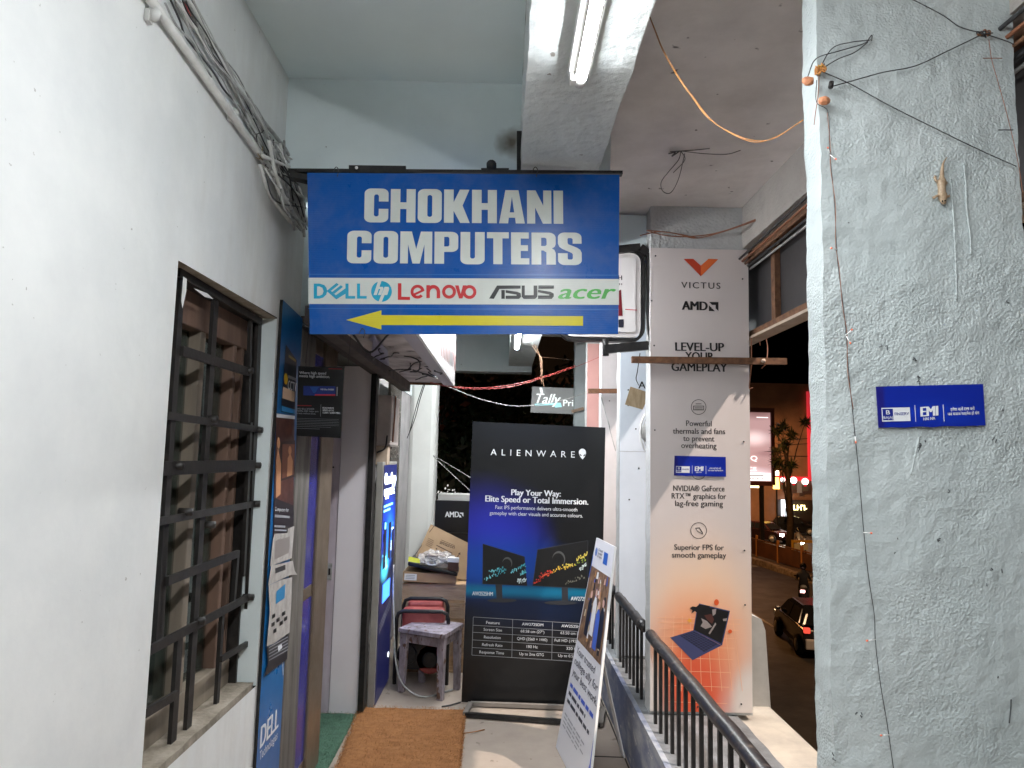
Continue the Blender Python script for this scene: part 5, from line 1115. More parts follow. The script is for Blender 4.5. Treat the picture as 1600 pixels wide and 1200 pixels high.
span([[(1196, 375, 3.7), (1188, 420, 3.7), (1186, 470, 3.7), (1192, 510, 3.68), (1199, 540, 3.66), (1197, 566, 3.6), (1190, 576, 3.6)], [(1198, 370, 3.7), (1192, 430, 3.7), (1184, 490, 3.7), (1186, 530, 3.68)], [(1190, 380, 3.7), (1189, 440, 3.7), (1182, 500, 3.7), (1188, 540, 3.68)]], .0025, M_brownwire, 'thin reddish wires hanging to the right of the gaming poster')
span([(1174, 528, 3.58), (1174, 570, 3.58), (1171, 605, 3.58), (1176, 606, 3.56)], .003, M_brownwire, 'short rusty wire at the right edge of the gaming poster')
span([[(672, 598, 4.9), (700, 604, 5.0), (745, 608, 5.1), (800, 604, 5.2), (850, 590, 5.3), (900, 573, 5.38), (948, 553, 5.44)], [(672, 597, 4.9), (702, 603, 5.0), (748, 606, 5.1), (800, 601, 5.2), (850, 588, 5.3), (900, 571, 5.38)]], .0019, M_redwire, 'twin red wires sagging across the corridor under the blue sign')
span([(690, 600, 5.2), (720, 612, 5.3), (755, 625, 5.4), (800, 634, 5.5), (845, 632, 5.6), (890, 622, 5.8), (920, 612, 6.0)], .0025, M_cable, 'thin grey wire drooping past the lit script sign')
span([[(832, 540, 6.4), (840, 552, 6.4), (846, 560, 6.4), (847, 580, 6.3), (850, 605, 6.3)], [(834, 538, 6.4), (843, 555, 6.4), (846, 600, 6.3)], [(846, 558, 6.4), (870, 560, 6.6), (895, 563, 7.5)]], .002, mat('wire_pale_orange', (.45, .26, .16), .5), 'pale wires hanging from the second tube light to the lit script sign')
span([[(677, 712, 6.6), (700, 725, 6.2), (738, 748, 5.6)], [(677, 713, 6.6), (700, 735, 6.2), (737, 769, 5.6)]], .003, M_cable, 'two pale wires stretched from the white column to the standee')
span([[(664, 600, 5.0), (656, 625, 5.1), (648, 655, 5.2), (636, 685, 5.25)], [(662, 600, 5.0), (652, 630, 5.1), (640, 675, 5.2)]], .003, M_black, 'two dark wires hanging in front of the white column')
span([[(940, 620, 5.36), (950, 660, 5.36), (962, 705, 5.36)], [(938, 618, 5.36), (953, 668, 5.36)]], .003, M_cable, 'thin wire hanging from the short iron bar on the pale board')
span([(1000, 552, 4.3), (996, 580, 4.4), (994, 592, 4.45), (998, 602, 4.5)], .003, M_cabled, 'dark wire dangling in front of the bluish white board')
# string light wires on the near pillar
Yp = NY-.014
def pw(pts, r, m, label, cat='wire', name='wire'): return span([[(*p, Yp) for p in pl] for pl in pts], r, m, label, cat, name)
pw([[(1408, -10), (1470, 22), (1500, 42), (1535, 52), (1572, 64), (1585, 70)]], .0013, M_cabled, 'dark wire crossing the top of the near pillar')
pw([[(1297, 136), (1340, 124), (1380, 113), (1430, 103), (1480, 80), (1530, 56)]], .0014, M_cabled, 'dark wire sagging across the near pillar between the two knots')
pw([[(1285, 112), (1330, 132), (1390, 165), (1460, 200), (1530, 234), (1588, 260)]], .0013, M_cabled, 'straight dark wire running down right above the gecko')
pw([[(1278, 112), (1300, 76), (1330, 66), (1357, 63)], [(1262, 120), (1275, 92), (1310, 80), (1345, 70), (1360, 62)], [(1285, 107), (1310, 92), (1335, 82), (1356, 66)], [(1354, 66), (1362, 55), (1362, 64)]], .0013, M_cabled, 'fan of black wires from the orange knot to a black stub', 'wires')
mb = MB(); rnd = random.Random(12); c0 = aY(1279, 111, Yp)
for k in range(12): mb.wire([c0+V((rnd.uniform(-.014, .014), rnd.uniform(-.016, .004), rnd.uniform(-.012, .012))) for _ in range(4)], .0016, rnd.choice((M_orangewire, mat('knot_amber', (.5, .28, .06), .5), M_cabled)))
one('wire_knot', mb, 'amber knot of wires near the top left of the near pillar', 'wires')
def pellet(p, s, label):
    mb = MB(); c = aY(*p, Yp-.012); blob(mb, c, s, (1, .7, .8), mat('orange_plaster', (.62, .27, .13), .6, col2=(.45, .18, .09), vs=60), p[0], .22, 2); one('wire_clip', mb, label, 'clip')
pellet((1262, 127), .014, 'orange lump clip at the left corner of the near pillar'); pellet((1288, 157), .014, 'orange lump clip below the amber wire knot')
mb = MB(); c = aY(1294, 137, Yp); mb.tube([c+V((0, -.012, -.007)), c+V((.003, -.012, .008))], .006, M_black, 8); one('wire_clip', mb, 'tiny black clip just above the lower orange lump', 'clip')
mb = MB(); c = aY(1534, 55, Yp)
for k in range(8): mb.wire([c+V((rnd.uniform(-.02, .02), rnd.uniform(-.014, .004), rnd.uniform(-.009, .009))) for _ in range(4)], .0016, rnd.choice((M_brownwire, M_cabled, M_rust)))
one('wire_knot', mb, 'brown knot of wires near the top right of the near pillar', 'wires')
pw([[(1545, 62), (1550, 95), (1560, 130), (1575, 185), (1590, 250), (1598, 300)]], .0008, M_brownwire, 'thin brown wire running down the right edge of the near pillar')
mb = MB(); path = [(1276, 125), (1276, 160), (1294, 175), (1296, 230), (1299, 262), (1304, 320), (1307, 380), (1310, 420), (1318, 480), (1322, 520), (1326, 580), (1332, 640), (1337, 690), (1342, 740), (1347, 800), (1350, 834), (1357, 900), (1366, 960), (1368, 1005), (1376, 1070), (1386, 1130), (1396, 1200), (1398, 1220)]
mb.wire([aY(*p, Yp+.002) for p in path], .0009, M_cabled); mb.wire([aY(p[0]+(1.5 if i % 2 else -1.5), p[1], Yp) for i, p in enumerate(path[2:12])], .0007, M_brownwire)
mb.wire([aY(*p, Yp) for p in ((1280, 118), (1278, 150), (1274, 178), (1272, 195))], .001, M_brownwire)
t = one('string_light', mb, 'thin dark string light wire running down the near pillar', 'string light')
def bulb(p, q, tipm):
    mb = MB(); a = aY(*p, Yp); b = aY(*q, Yp-.008); mb.tube([a, b], .0012, M_white, 6); mb.tube([b, b+(b-a).normalized()*.004], .0022, tipm, 7); build('bulb', mb, t)
otip = mat('bulb_orange', (.85, .22, .12), .35)
BASE[t.name] = V((0, 0, 0))
for p, q in (((1297, 240), (1294, 232)), ((1297, 242), (1305, 248)), ((1322, 525), (1328, 535)), ((1320, 525), (1330, 516)), ((1336, 682), (1337, 690)), ((1349, 832), (1360, 833)), ((1368, 999), (1356, 1001)), ((1391, 1148), (1378, 1149)), ((1308, 390), (1300, 388))): bulb(p, q, otip)
# white paint drips and scrapes on the near pillar
mb = MB(); mb.wire([aY(*p, NY-.003) for p in ((1506, 254), (1509, 290), (1511, 330), (1516, 370), (1517, 398))], .0022, M_pillar); mb.wire([aY(*p, NY-.003) for p in ((1486, 280), (1490, 340), (1493, 400), (1495, 470))], .0018, M_pillar)
one('plaster_drip', mb, 'two raised vertical plaster drips right of the gecko', 'plaster drip')
mb = MB(); mb.wire([aY(*p, NY-.002) for p in ((1437, 680), (1430, 710), (1423, 742))], .002, M_pillar); one('plaster_drip', mb, 'short slanted plaster ridge below the larger blue sticker', 'plaster drip')
mb = MB(); mb.bar(aY(1560, 203, Yp), aY(1583, 203, Yp), .002, .002, M_cabled); mb.bar(aY(1536, 91, Yp), aY(1566, 91, Yp), .0015, .0015, M_brownwire); one('nail', mb, 'dark nail stubs near the right edge of the near pillar', 'nail')

# ---- the gecko
def skin_object(name, verts, edges, radii, m, parent=None, at=V((0, 0, 0)), levels=2):
    me = bpy.data.meshes.new(name); me.from_pydata([tuple(V(v)-at) for v in verts], edges, []); o = bpy.data.objects.new(name, me); COL.objects.link(o)
    sk = me.skin_vertices.new() if False else None
    md = o.modifiers.new('skin', 'SKIN'); md.use_smooth_shade = True
    dat = me.skin_vertices[0].data
    for i, r in enumerate(radii): dat[i].radius = (r, r) if not isinstance(r, tuple) else r
    dat[0].use_root = True
    sd = o.modifiers.new('subsurf', 'SUBSURF'); sd.levels = levels; sd.render_levels = levels
    me.materials.append(m)
    if parent: o.parent = parent
    else: o.location = at
    BASE[o.name] = at
    return o
Yg = NY-.010
zg_ = lambda x, y: (1440+x/12, 230+y/12)
vs, es, rs = [], [], []
def gadd(p, r, prev=None, dy=0):
    q = aY(*zg_(*p), Yg); q.y += dy; vs.append(q); rs.append(r)
    if prev is not None: es.append((prev, len(vs)-1))
    return len(vs)-1
k = .0012/12*10
i = gadd((378, 760), .0090); hip = i
for p, r in (((375, 640), .0072), ((378, 540), .0056), ((386, 420), .0040), ((400, 310), .0026), ((430, 250), .0017), ((480, 185), .0008)): i = gadd(p, r, i)
back = 1
i = 0
for p, r in (((380, 850), .0088), ((390, 925), .0066), ((402, 985), .0080), ((418, 1040), .0062), ((430, 1075), .0030)):
    i = gadd(p, r, i)
    if p[1] == 850: sh = i
    if p[1] == 925: sh = i
def leg(root, pts, toes):
    i = root
    for p, r in pts: i = gadd(p, r, i, .001)
    for tp in toes: gadd(tp, .0015, i, .002)
leg(1, (((310, 640), .0040), ((265, 620), .0032), ((270, 570), .0028)), ((225, 560), (240, 520), (275, 525)))
leg(1, (((430, 650), .0040), ((462, 655), .0032), ((465, 690), .0028)), ((450, 715), (490, 640), (485, 670)))
leg(sh, (((330, 905), .0040), ((275, 915), .0032), ((250, 940), .0028)), ((200, 925), (215, 950), (235, 965)))
leg(sh, (((450, 905), .0040), ((480, 935), .0032), ((500, 915), .0028)), ((540, 885), (545, 915), (520, 930)))
gk = skin_object('gecko', vs, es, rs, mat('gecko_skin', (.40, .30, .20), .5, col2=(.27, .19, .12), vs=150, bump=(300, .4, .001)), None, vs[0])
tag(gk, 'small tan house gecko clinging head down on the near pillar', 'gecko')
for x, y in ((388, 1010), (440, 1002)):
    mb = MB(); c = aY(*zg_(x, y), Yg-.006); blob(mb, c, .0019, (1, 1, 1), ink('eye_black', (10, 9, 8), .1), 1, 0, 2); build('eye', mb, gk)

# ---- outside signboard hanging from the edge beam, seen from inside
XS = 1.30
t = thing('outer_signboard', 'big dark brown framed signboard back facing the corridor behind the near pillar', 'signboard', (XS, 2, 2.2))
mb = MB(); mb.box(XS, -2.0, 2.235, XS+.02, 3.95, 2.64, mat('signback_dark', (.035, .032, .034), .5, col2=(.025, .023, .024), vs=3)); build('panel', mb, t)
mb = MB(); mb.box(XS-.03, -2.0, 2.20, XS+.03, 3.95, 2.233, M_rust); mb.box(XS-.03, -2.0, 2.62, XS-.002, 3.95, 2.655, M_rust)
for y in (3.3, 1.9): mb.box(XS-.028, y, 2.235, XS-.001, y+.045, 2.62, M_rust)
build('frame', mb, t)
mb = MB(); mb.box(XS-.045, -2.0, 2.185, XS+.035, 3.95, 2.198, mat('edge_pale', (.52, .42, .33), .6, col2=(.4, .3, .22), vs=10)); build('trim', mb, t)
mb = MB()
for k in range(5): mb.wire([(1.19+.02*k, -1.5+k*.1, 2.62-.012*k), (1.18+.02*k, .5, 2.60-.02*k), (1.2+.015*k, 2.2, 2.63-.02*k), (1.2+.015*k, 3.6, 2.60-.012*k)], .006, (M_cabled, M_brownwire, M_rust, M_cabled, M_cable)[k])
one('cable_bundle', mb, 'bundle of dusty wires along the top of the dark signboard back', 'cables')
mb = MB(); mb.bar(aY(1592, 72, 2.4), aY(1680, 22, 2.2), .05, .03, M_rust); one('iron_bar', mb, 'rusty bar poking out right of the near pillar at the top', 'iron bar')

# ---- lit script sign at the far end
YT = 7.9; TP = Panel((aY(830, 644, YT).x, YT, aY(830, 644, YT).z), (1, 0, .0), (0, 0, 1))
t = thing('lit_sign', 'grey lit sign with white and aqua script hanging at the corridor end', 'sign', TP.P(0, 0))
lp = [TP.uv(*p) for p in ((829, 644), (925, 648), (925, 608), (832, 604))]
mb = MB(); mb.slab(TP, lp, -.05, 0, mat('sign_grey_lit', (.22, .22, .215), .4, emis=((.8, .85, .85), .05))); build('panel', mb, t)
mb = MB(); gw2 = mat('neon_white', (.6, .65, .65), .4, emis=((.92, 1, 1), .35)); gq = mat('neon_aqua', (.4, .8, .85), .4, emis=((.45, .9, .95), .2))
text(mb, TP, 'Tally', (838, 630), (876, 631), 15, .003, gw2, 1, shear=.35); text(mb, TP, 'Prime', (880, 634.5), (915, 635), 10, .003, gw2, 1)
mb.px(TP, [(835, 631), (876, 629), (878, 636), (868, 637), (864, 633), (836, 634)], .002, gq); mb.px(TP, [(843, 606), (847, 606), (849, 616), (845, 616)], .0034, gw2); build('lettering', mb, t)
mb = MB(); mb.bar(aY(893, 643, 7.5), aY(912, 638, 7.5), .03, .03, mat('bar_wood', (.35, .25, .18), .6)); build('bracket', mb, t)

# ================================================================== THE STREET BELOW
GZ = -4.25
M_road = mat('asphalt', (.05, .046, .044), .55, col2=(.028, .027, .027), vs=1.2, bump=(8, .3, .02))
def sheet_xy(name, x0, y0, x1, y1, z, m, kind='structure'):
    mb = MB(); mb.add([(x0, y0, z), (x1, y0, z), (x1, y1, z), (x0, y1, z)], [(0, 1, 2, 3)], m); return struct(name, mb)
sheet_xy('ground', -300, -300, 300, 400, GZ-.02, mat('night_ground', (.05, .042, .035), .9, col2=(.03, .026, .022), vs=.4))
sheet_xy('road', 2.6, -60, 40, 160, GZ, M_road)
mb = MB()
for y in range(-10, 60, 6): mb.box(9.7, y, GZ+.003, 9.82, y+2.5, GZ+.005, mat('road_paint', (.42, .40, .36), .7, col2=(.2, .19, .17), vs=6))
struct('road_marking', mb)
k0 = aZ(1172, 880, GZ); k1 = aZ(1268, 912, GZ); dk = (k1-k0).normalized(); nk = V((-dk.y, dk.x, 0)); nk = nk if nk.x > 0 else -nk
ka, kb = k0-dk*40, k1+dk*14
mb = MB(); L_ = (kb-ka).length; n = int(L_/1.1)
M_kerb = mat('kerb_stone', (.30, .26, .22), .8, col2=(.12, .10, .09), vs=4)
for i in range(n):
    a = ka+dk*(i*L_/n+.03); b = ka+dk*((i+1)*L_/n-.03); h = .30+.03*math.sin(i*5.3)
    q = [a, b, b+nk*.35, a+nk*.35]; q = q if dk.cross(nk).z > 0 else q[::-1]; mb.hexa([p+V((0, 0, -.01)) for p in q], [p+V((0, 0, h)) for p in q], M_kerb)
struct('kerb', mb, .02)
mb = MB(); q = [ka+nk*.36, kb+nk*.36, kb+nk*2.2, ka+nk*2.2]; q = q if dk.cross(nk).z > 0 else q[::-1]; mb.hexa([p for p in q], [p+V((0, 0, .26)) for p in q], mat('median_earth', (.11, .075, .05), .95, col2=(.05, .04, .028), vs=1.5, bump=(6, .8, .05))); struct('median', mb)
t = thing('fence', 'low brown panel fence with orange posts along the road median', 'fence', k0+nk*.9)
mb = MB(); a = ka+nk*.9; b = kb+nk*.9; mb.bar(a+V((0, 0, .75)), b+V((0, 0, .75)), .06, .85, mat('fence_panel', (.16, .065, .03), .7, col2=(.07, .035, .022), vs=.7)); build('panel', mb, t)
mb = MB(); mb.bar(a+V((0, 0, 1.25)), b+V((0, 0, 1.25)), .07, .06, M_rust); build('rail', mb, t)
for i in range(int(L_/2.6)):
    p = a+dk*(i*2.6); mb = MB(); mb.box(p.x-.06, p.y-.06, GZ+.2, p.x+.06, p.y+.06, GZ+1.5, mat('fence_post', (.42, .20, .06), .6)); build('post', mb, t)

def car(paint, bumper, label, loc, yaw, heads=0.0, tails=0.0, group='cars on the night road'):
    t = thing('parked_car', label, 'car', (0, 0, 0), group)
    pm = mat('paint_'+paint[0], paint[1], .22, metal=.35, spec=.6); bmat = mat('paint_'+bumper[0], bumper[1], .3)
    L, Wd = 3.8, .84
    prof = [(-1.86, .30, .72), (-1.90, .55, .80), (-1.82, .88, .80), (-1.2, .95, .83), (0, .95, .84), (.75, .93, .83), (1.5, .80, .78), (1.86, .62, .72), (1.90, .40, .70), (1.80, .24, .68), (0, .20, .76), (-1.75, .22, .70)]
    mb = MB()
    def prism(mb, pts, m, inset=0, sm=True):
        n = len(pts); vs = []
        for s in (-1, 1):
            for y, z, w_ in pts: vs.append((s*w_, y, z))
        fs = [(i, (i+1) % n, n+(i+1) % n, n+i) for i in range(n)]+[tuple(range(n-1, -1, -1)), tuple(range(n, 2*n))]
        mb.add(vs, fs, m)
    prism(mb, prof, pm); prism(mb, [(-1.62, .93, .80), (-1.42, 1.30, .62), (-1.1, 1.46, .58), (.1, 1.47, .58), (.45, 1.36, .61), (.98, .93, .76)], pm)
    body = build('body', mb, t, .05)
    gl = mat('car_glass', (.012, .013, .016), .06, spec=.7)
    mb = MB(); mb.hexa([(-.66, -1.685, .98), (.66, -1.685, .98), (.6, -1.66, .98), (-.6, -1.66, .98)], [(-.50, -1.44, 1.32), (.50, -1.44, 1.32), (.48, -1.40, 1.32), (-.48, -1.40, 1.32)], gl); build('rear_window', mb, t)
    mb = MB(); mb.hexa([(.66, 1.00, .97), (-.66, 1.00, .97), (-.6, .9, .97), (.6, .9, .97)], [(.52, .53, 1.34), (-.52, .53, 1.34), (-.5, .45, 1.34), (.5, .45, 1.34)], gl); build('windscreen', mb, t)
    for s in (-1, 1):
        for y0, y1, y2, y3 in ((-1.42, -.42, -.42, -1.22), (-.34, .78, .34, -.34)):
            mb = MB(); o = [(s*.805, y0, .98), (s*.80, y1, .98), (s*.64, y2, 1.36), (s*.64, y3, 1.36)]; i_ = [(x-s*.05, y, z) for x, y, z in o]
            mb.add(o+i_, [(0, 1, 2, 3), (7, 6, 5, 4), (0, 4, 5, 1), (1, 5, 6, 2), (2, 6, 7, 3), (3, 7, 4, 0)], gl); build('side_window', mb, t)
        for y in (-1.22, 1.2):
            mb = MB(); mb.tube([(s*.66, y, .30), (s*.83, y, .30)], .30, mat('tyre', (.02, .02, .02), .9), 20); wh = build('wheel', mb, t); BASE[wh.name] = V((0, 0, 0))
            mb = MB(); mb.tube([(s*.831, y, .30), (s*.838, y, .30)], .19, M_cable, 16); build('rim', mb, wh)
        mb = MB(); mb.box(s*.60, -1.93, .78, s*.78, -1.80, .94, mat('tail_lens'+('_on' if tails else ''), (.35, .02, .02), .2, emis=((1, .10, .06), tails) if tails else None)); build('tail_light', mb, t, .02)
        mb = MB(); mb.box(s*.44, 1.78, .58, s*.74, 1.92, .74, mat('head_lens'+('_on' if heads else ''), (.7, .7, .65), .1, emis=((1, .93, .8), heads) if heads else None)); build('headlight', mb, t, .02)
        mb = MB(); mb.box(s*.84, .52, .98, s*.98, .62, 1.08, pm); build('mirror', mb, t, .02)
    mb = MB(); mb.box(-.76, -1.98, .32, .76, -1.86, .62, bmat); build('rear_bumper', mb, t, .04)
    mb = MB(); mb.box(-.70, 1.86, .28, .70, 1.97, .52, bmat); build('front_bumper', mb, t, .04)
    mb = MB(); mb.box(-.25, -1.995, .66, .25, -1.90, .80, M_white); build('number_plate', mb, t)
    mb = MB(); mb.box(-.45, -1.935, .97, .45, -1.6, .99, pm) ; build('boot_lip', mb, t)
    t.location = loc; t.rotation_euler = (0, 0, RAD(yaw)); return t
ca = aZ(1250, 1027, GZ)
car(('charcoal', (.022, .023, .026)), ('silver', (.42, .41, .42)), 'dark hatchback with silver rear bumper beyond the concrete ledge block', ca+V((1.0, 1.45, 0)), -7, 0, .3)
cb_ = aZ(1212, 849, GZ); car(('maroon', (.05, .018, .02)), ('maroon', (.05, .018, .02)), 'dark maroon car with two lit headlights behind the median fence', cb_+V((-.3, 1.4, 0)), 215, 26)
cc = aZ(1250, 842, GZ); car(('black', (.012, .012, .014)), ('black', (.012, .012, .014)), 'black car right behind the maroon car with lit headlights', cc+V((1.0, 3.6, 0)), 250)
cd = aZ(1196, 834, GZ); car(('navy', (.014, .016, .028)), ('navy', (.014, .016, .028)), 'dark navy car farthest left in the traffic behind the fence', cd+V((0, 4, 0)), 240)

ce = aZ(1238, 822, GZ); car(('grey', (.05, .05, .055)), ('grey', (.05, .05, .055)), 'grey car in the far lane half hidden by the near pillar edge', ce+V((1.5, 8, 0)), 255)
cf_ = aZ(1200, 820, GZ); car(('brown', (.035, .02, .016)), ('brown', (.035, .02, .016)), 'brown car parked under the lit shop window far across the road', cf_+V((2.5, 4, 0)), 262)

def person(verts, edges, radii, m, label, loc, cat='person', yaw=0):
    o = skin_object('person', [V(v) for v in verts], edges, radii, m, None, V((0, 0, 0)), 1); tag(o, label, cat); o.location = loc; o.rotation_euler = (0, 0, RAD(yaw)); return o
def rider(loc, yaw, label, cloth):
    v = [(0, -.05, .86), (0, .02, 1.10), (0, .06, 1.34), (0, .09, 1.44), (0, .10, 1.58), (-.18, .06, 1.33), (-.25, .28, 1.10), (-.24, .52, 1.06), (.18, .06, 1.33), (.25, .28, 1.10), (.24, .52, 1.06), (-.15, .32, .82), (-.16, .12, .42), (-.16, .24, .36), (.15, .32, .82), (.16, .12, .42), (.16, .24, .36)]
    e = [(0, 1), (1, 2), (2, 3), (3, 4), (2, 5), (5, 6), (6, 7), (2, 8), (8, 9), (9, 10), (0, 11), (11, 12), (12, 13), (0, 14), (14, 15), (15, 16)]
    r = [.15, .15, .16, .07, .10, .07, .05, .04, .07, .05, .04, .09, .06, .05, .09, .06, .05]
    p = person(v, e, r, cloth, label, loc, yaw=yaw)
    mb = MB(); blob(mb, (0, .10, 1.62), .15, (.92, 1.05, 1), ink('helmet_black', (20, 20, 24), .2), 2, 0, 2); build('helmet', mb, p); return p
def motorbike(loc, yaw, label, tank, head=0, tail=0):
    t = thing('motorbike', label, 'motorbike', (0, 0, 0), 'motorbikes on the night road')
    for y in (-.62, .66):
        mb = MB(); mb.tube([(.0+.30*math.cos(a)*0, y+.25*math.cos(a), .30+.25*math.sin(a)) for a in [i/20*6.2832 for i in range(21)]], .05, mat('tyre', (.02, .02, .02), .9), 8, cap=False); wh = build('wheel', mb, t); BASE[wh.name] = V((0, 0, 0))
        mb = MB(); mb.tube([(-.02, y, .30), (.02, y, .30)], .19, M_cable, 14); build('rim', mb, wh)
    mb = MB(); mb.box(-.13, -.22, .30, .13, .24, .58, M_cabled); mb.tube([(.14, .1, .34), (.15, -.8, .36)], .04, M_cable, 8); build('engine', mb, t, .03)
    mb = MB(); blob(mb, (0, .20, .80), .24, (.62, 1.1, .55), mat('tank_'+tank[0], tank[1], .2, spec=.6), 1, 0, 2); build('fuel_tank', mb, t)
    mb = MB(); mb.hexa([(-.12, -.75, .74), (.12, -.75, .74), (.14, .05, .72), (-.14, .05, .72)], [(-.11, -.78, .84), (.11, -.78, .84), (.12, .04, .80), (-.12, .04, .80)], M_cabled); build('seat', mb, t, .03)
    mb = MB()
    for s in (-.07, .07): mb.tube([(s, .66, .30), (s, .46, .98)], .025, M_cable, 8)
    mb.tube([(-.34, .42, 1.02), (-.15, .46, 1.0), (.15, .46, 1.0), (.34, .42, 1.02)], .018, M_black, 8); build('handlebar', mb, t)
    mb = MB(); mb.tube([(0, .52, .88), (0, .60, .87)], .09, mat('bike_lens'+('_on' if head else ''), (.7, .7, .6), .1, emis=((1, .85, .6), head) if head else None), 14); build('headlight', mb, t)
    mb = MB(); mb.box(-.08, -.86, .72, .08, -.78, .80, mat('bike_tail'+('_on' if tail else ''), (.4, .02, .02), .2, emis=((1, .5, .45), tail) if tail else None)); build('tail_light', mb, t, .01)
    mb = MB(); mb.box(-.06, -.84, .34, .06, -.42, .72, M_cabled); build('rear_mudguard', mb, t, .02)
    for s in (-.3, .3): mb = MB(); mb.tube([(s, .42, 1.02), (s*1.1, .42, 1.16)], .008, M_black, 6); mb.box(s*1.1-.05, .41, 1.15, s*1.1+.05, .43, 1.21, M_black); build('mirror', mb, t)
    t.location = loc; t.rotation_euler = (0, 0, RAD(yaw)); return t
dcl = mat('dark_clothes', (.03, .03, .035), .8)
ma = aZ(1256, 949, GZ); motorbike(ma, -25, 'black motorbike with white tank ridden behind the dark hatchback', ('white', (.6, .6, .6)), 0, 6); rider(ma, -25, 'person in dark clothes and helmet riding the motorbike behind the dark hatchback', dcl)
mb_ = aZ(1246, 868, GZ); motorbike(mb_, 190, 'motorbike with a lit warm headlight beside the median fence', ('grey', (.08, .08, .09)), 22, 0); rider(mb_, 190, 'person in a tan shirt riding the motorbike with the lit headlight', mat('tan_shirt', (.16, .11, .07), .8))
# yellow barricade on the median
bp0 = aZ(1258, 886, GZ); t = thing('barricade', 'yellow road barricade with pale panels on the median', 'barricade', bp0)
M_byel = mat('barricade_yellow', (.55, .33, .04), .5)
mb = MB()
for x in (-.7, .7): mb.box(bp0.x+x-.05, bp0.y-.05, GZ, bp0.x+x+.05, bp0.y+.05, GZ+1.5, M_byel)
mb.box(bp0.x-.7, bp0.y-.04, GZ+1.35, bp0.x+.7, bp0.y+.04, GZ+1.5, M_byel); mb.box(bp0.x-.7, bp0.y-.04, GZ+.35, bp0.x+.7, bp0.y+.04, GZ+.45, M_byel); build('frame', mb, t)
for x in (-.45, .0): mb = MB(); mb.box(bp0.x+x-.16, bp0.y-.06, GZ+.95, bp0.x+x+.16, bp0.y-.02, GZ+1.3, mat('barricade_panel', (.6, .6, .45), .4)); build('panel', mb, t)

# billboard
YBB = 46; p0 = aY(1205, 752, YBB); p1 = aY(1207, 645, YBB)
t = thing('billboard', 'pink lit billboard in a dark red frame just right of the gaming poster', 'billboard', (p0.x-2.5, YBB, p0.z))
x1, z0_, z1_ = p0.x, p0.z, p1.z; x0 = x1-4.2
bm_ = lit_print('billboard_print', [((250, 226, 226), .75, .62, .35, .16, .9, .9), ((236, 214, 222), .6, .1, .6, .14, .7, .9), ((150, 110, 112), 1.0, .40, .35, .07, .8, .6), ((120, 86, 84), .8, 1.02, .5, .16, .9, .8)], (186, 150, 150), .34)
P = Panel((x0, YBB, z0_), (1, 0, 0), (0, 0, 1)); mb = MB(); sheet(mb, P, [(0, 0), (x1-x0, 0), (x1-x0, z1_-z0_), (0, z1_-z0_)], -.15, 0, bm_); build('lit_panel', mb, t)
mb = MB(); fm = mat('frame_darkred', (.10, .028, .025), .5)
mb.box(x1, YBB-.15, z0_-.25, x1+.22, YBB+.1, z1_+.3, fm); mb.box(x0-.2, YBB-.15, z0_-.3, x1, YBB+.1, z0_-.02, fm); mb.box(x0-.2, YBB-.15, z1_+.02, x1, YBB+.1, z1_+.3, fm); mb.box(x0-.2, YBB-.15, z0_-.02, x0-.01, YBB+.1, z1_+.02, fm); build('frame', mb, t)
mb = MB(); gl_ = ink('bb_white', (250, 244, 244), .5, .5); dk_ = ink('bb_dark', (96, 78, 84))
text(mb, P, 'BIQ', (1162, 719), (1183, 720), 7.5, .02, gl_, 1); text(mb, P, 'ACE', (1160, 735), (1182, 735.5), 5.5, .02, gl_, 0); mb.fill(P, [[(0, .02), (x1-x0-.02, .02), (x1-x0-.02, .52), (0, .52)]], .01, gl_)
text(mb, P, 'ELEGANCE', (1158, 748.5), (1193, 749), 3, .03, dk_, 1); line(mb, P, (1182, 652), (1200, 652.5), .05, .02, gl_); line(mb, P, (1172, 743), (1193, 743), .05, .03, dk_); build('lettering', mb, t)
for x in (x0+.6, x1-.6): mb = MB(); mb.box(x-.12, YBB+.0, GZ, x+.12, YBB+.2, z0_-.3, M_black); build('post', mb, t)
# building with red edge trim and shop row under it
YQ = 62; qa = aY(1196, 748, YQ); qb = aY(1264, 745, YQ); ztrim = qb.z
t = thing('building', 'brown shop building with glowing red trim across the road', 'building', ((qa.x+qb.x)/2, YQ, GZ))
mb = MB(); mb.box(qa.x-3, YQ, GZ, qb.x+16, YQ+10, aY(1262, 600, YQ).z, mat('facade_brown', (.30, .16, .10), .8, col2=(.17, .095, .065), vs=.35)); build('wall', mb, t)
mb = MB(); rt = mat('red_trim', (.6, .03, .04), .4, emis=((.9, .04, .06), .17)); xv = qb.x-.1
mb.box(xv, YQ-.3, ztrim, xv+.5, YQ-.02, aY(1262, 612, YQ).z, rt); mb.box(qa.x+.8, YQ-.3, ztrim-.35, xv+6, YQ-.02, ztrim, rt); build('red_trim', mb, t)
mb = MB(); wr = mat('facade_line', (.05, .03, .025), .9)
for y in (688, 696, 712): a = aY(1215, y, YQ-.05); mb.bar(a, a+V((3, 0, .25 if y < 700 else 0)), .05, .05, wr)
mb.box(qa.x+.9, YQ-.1, ztrim-4.2, xv+8, YQ-.02, ztrim-2.0, mat('shop_dark', (.03, .02, .02), .6)); build('facade_detail', mb, t)
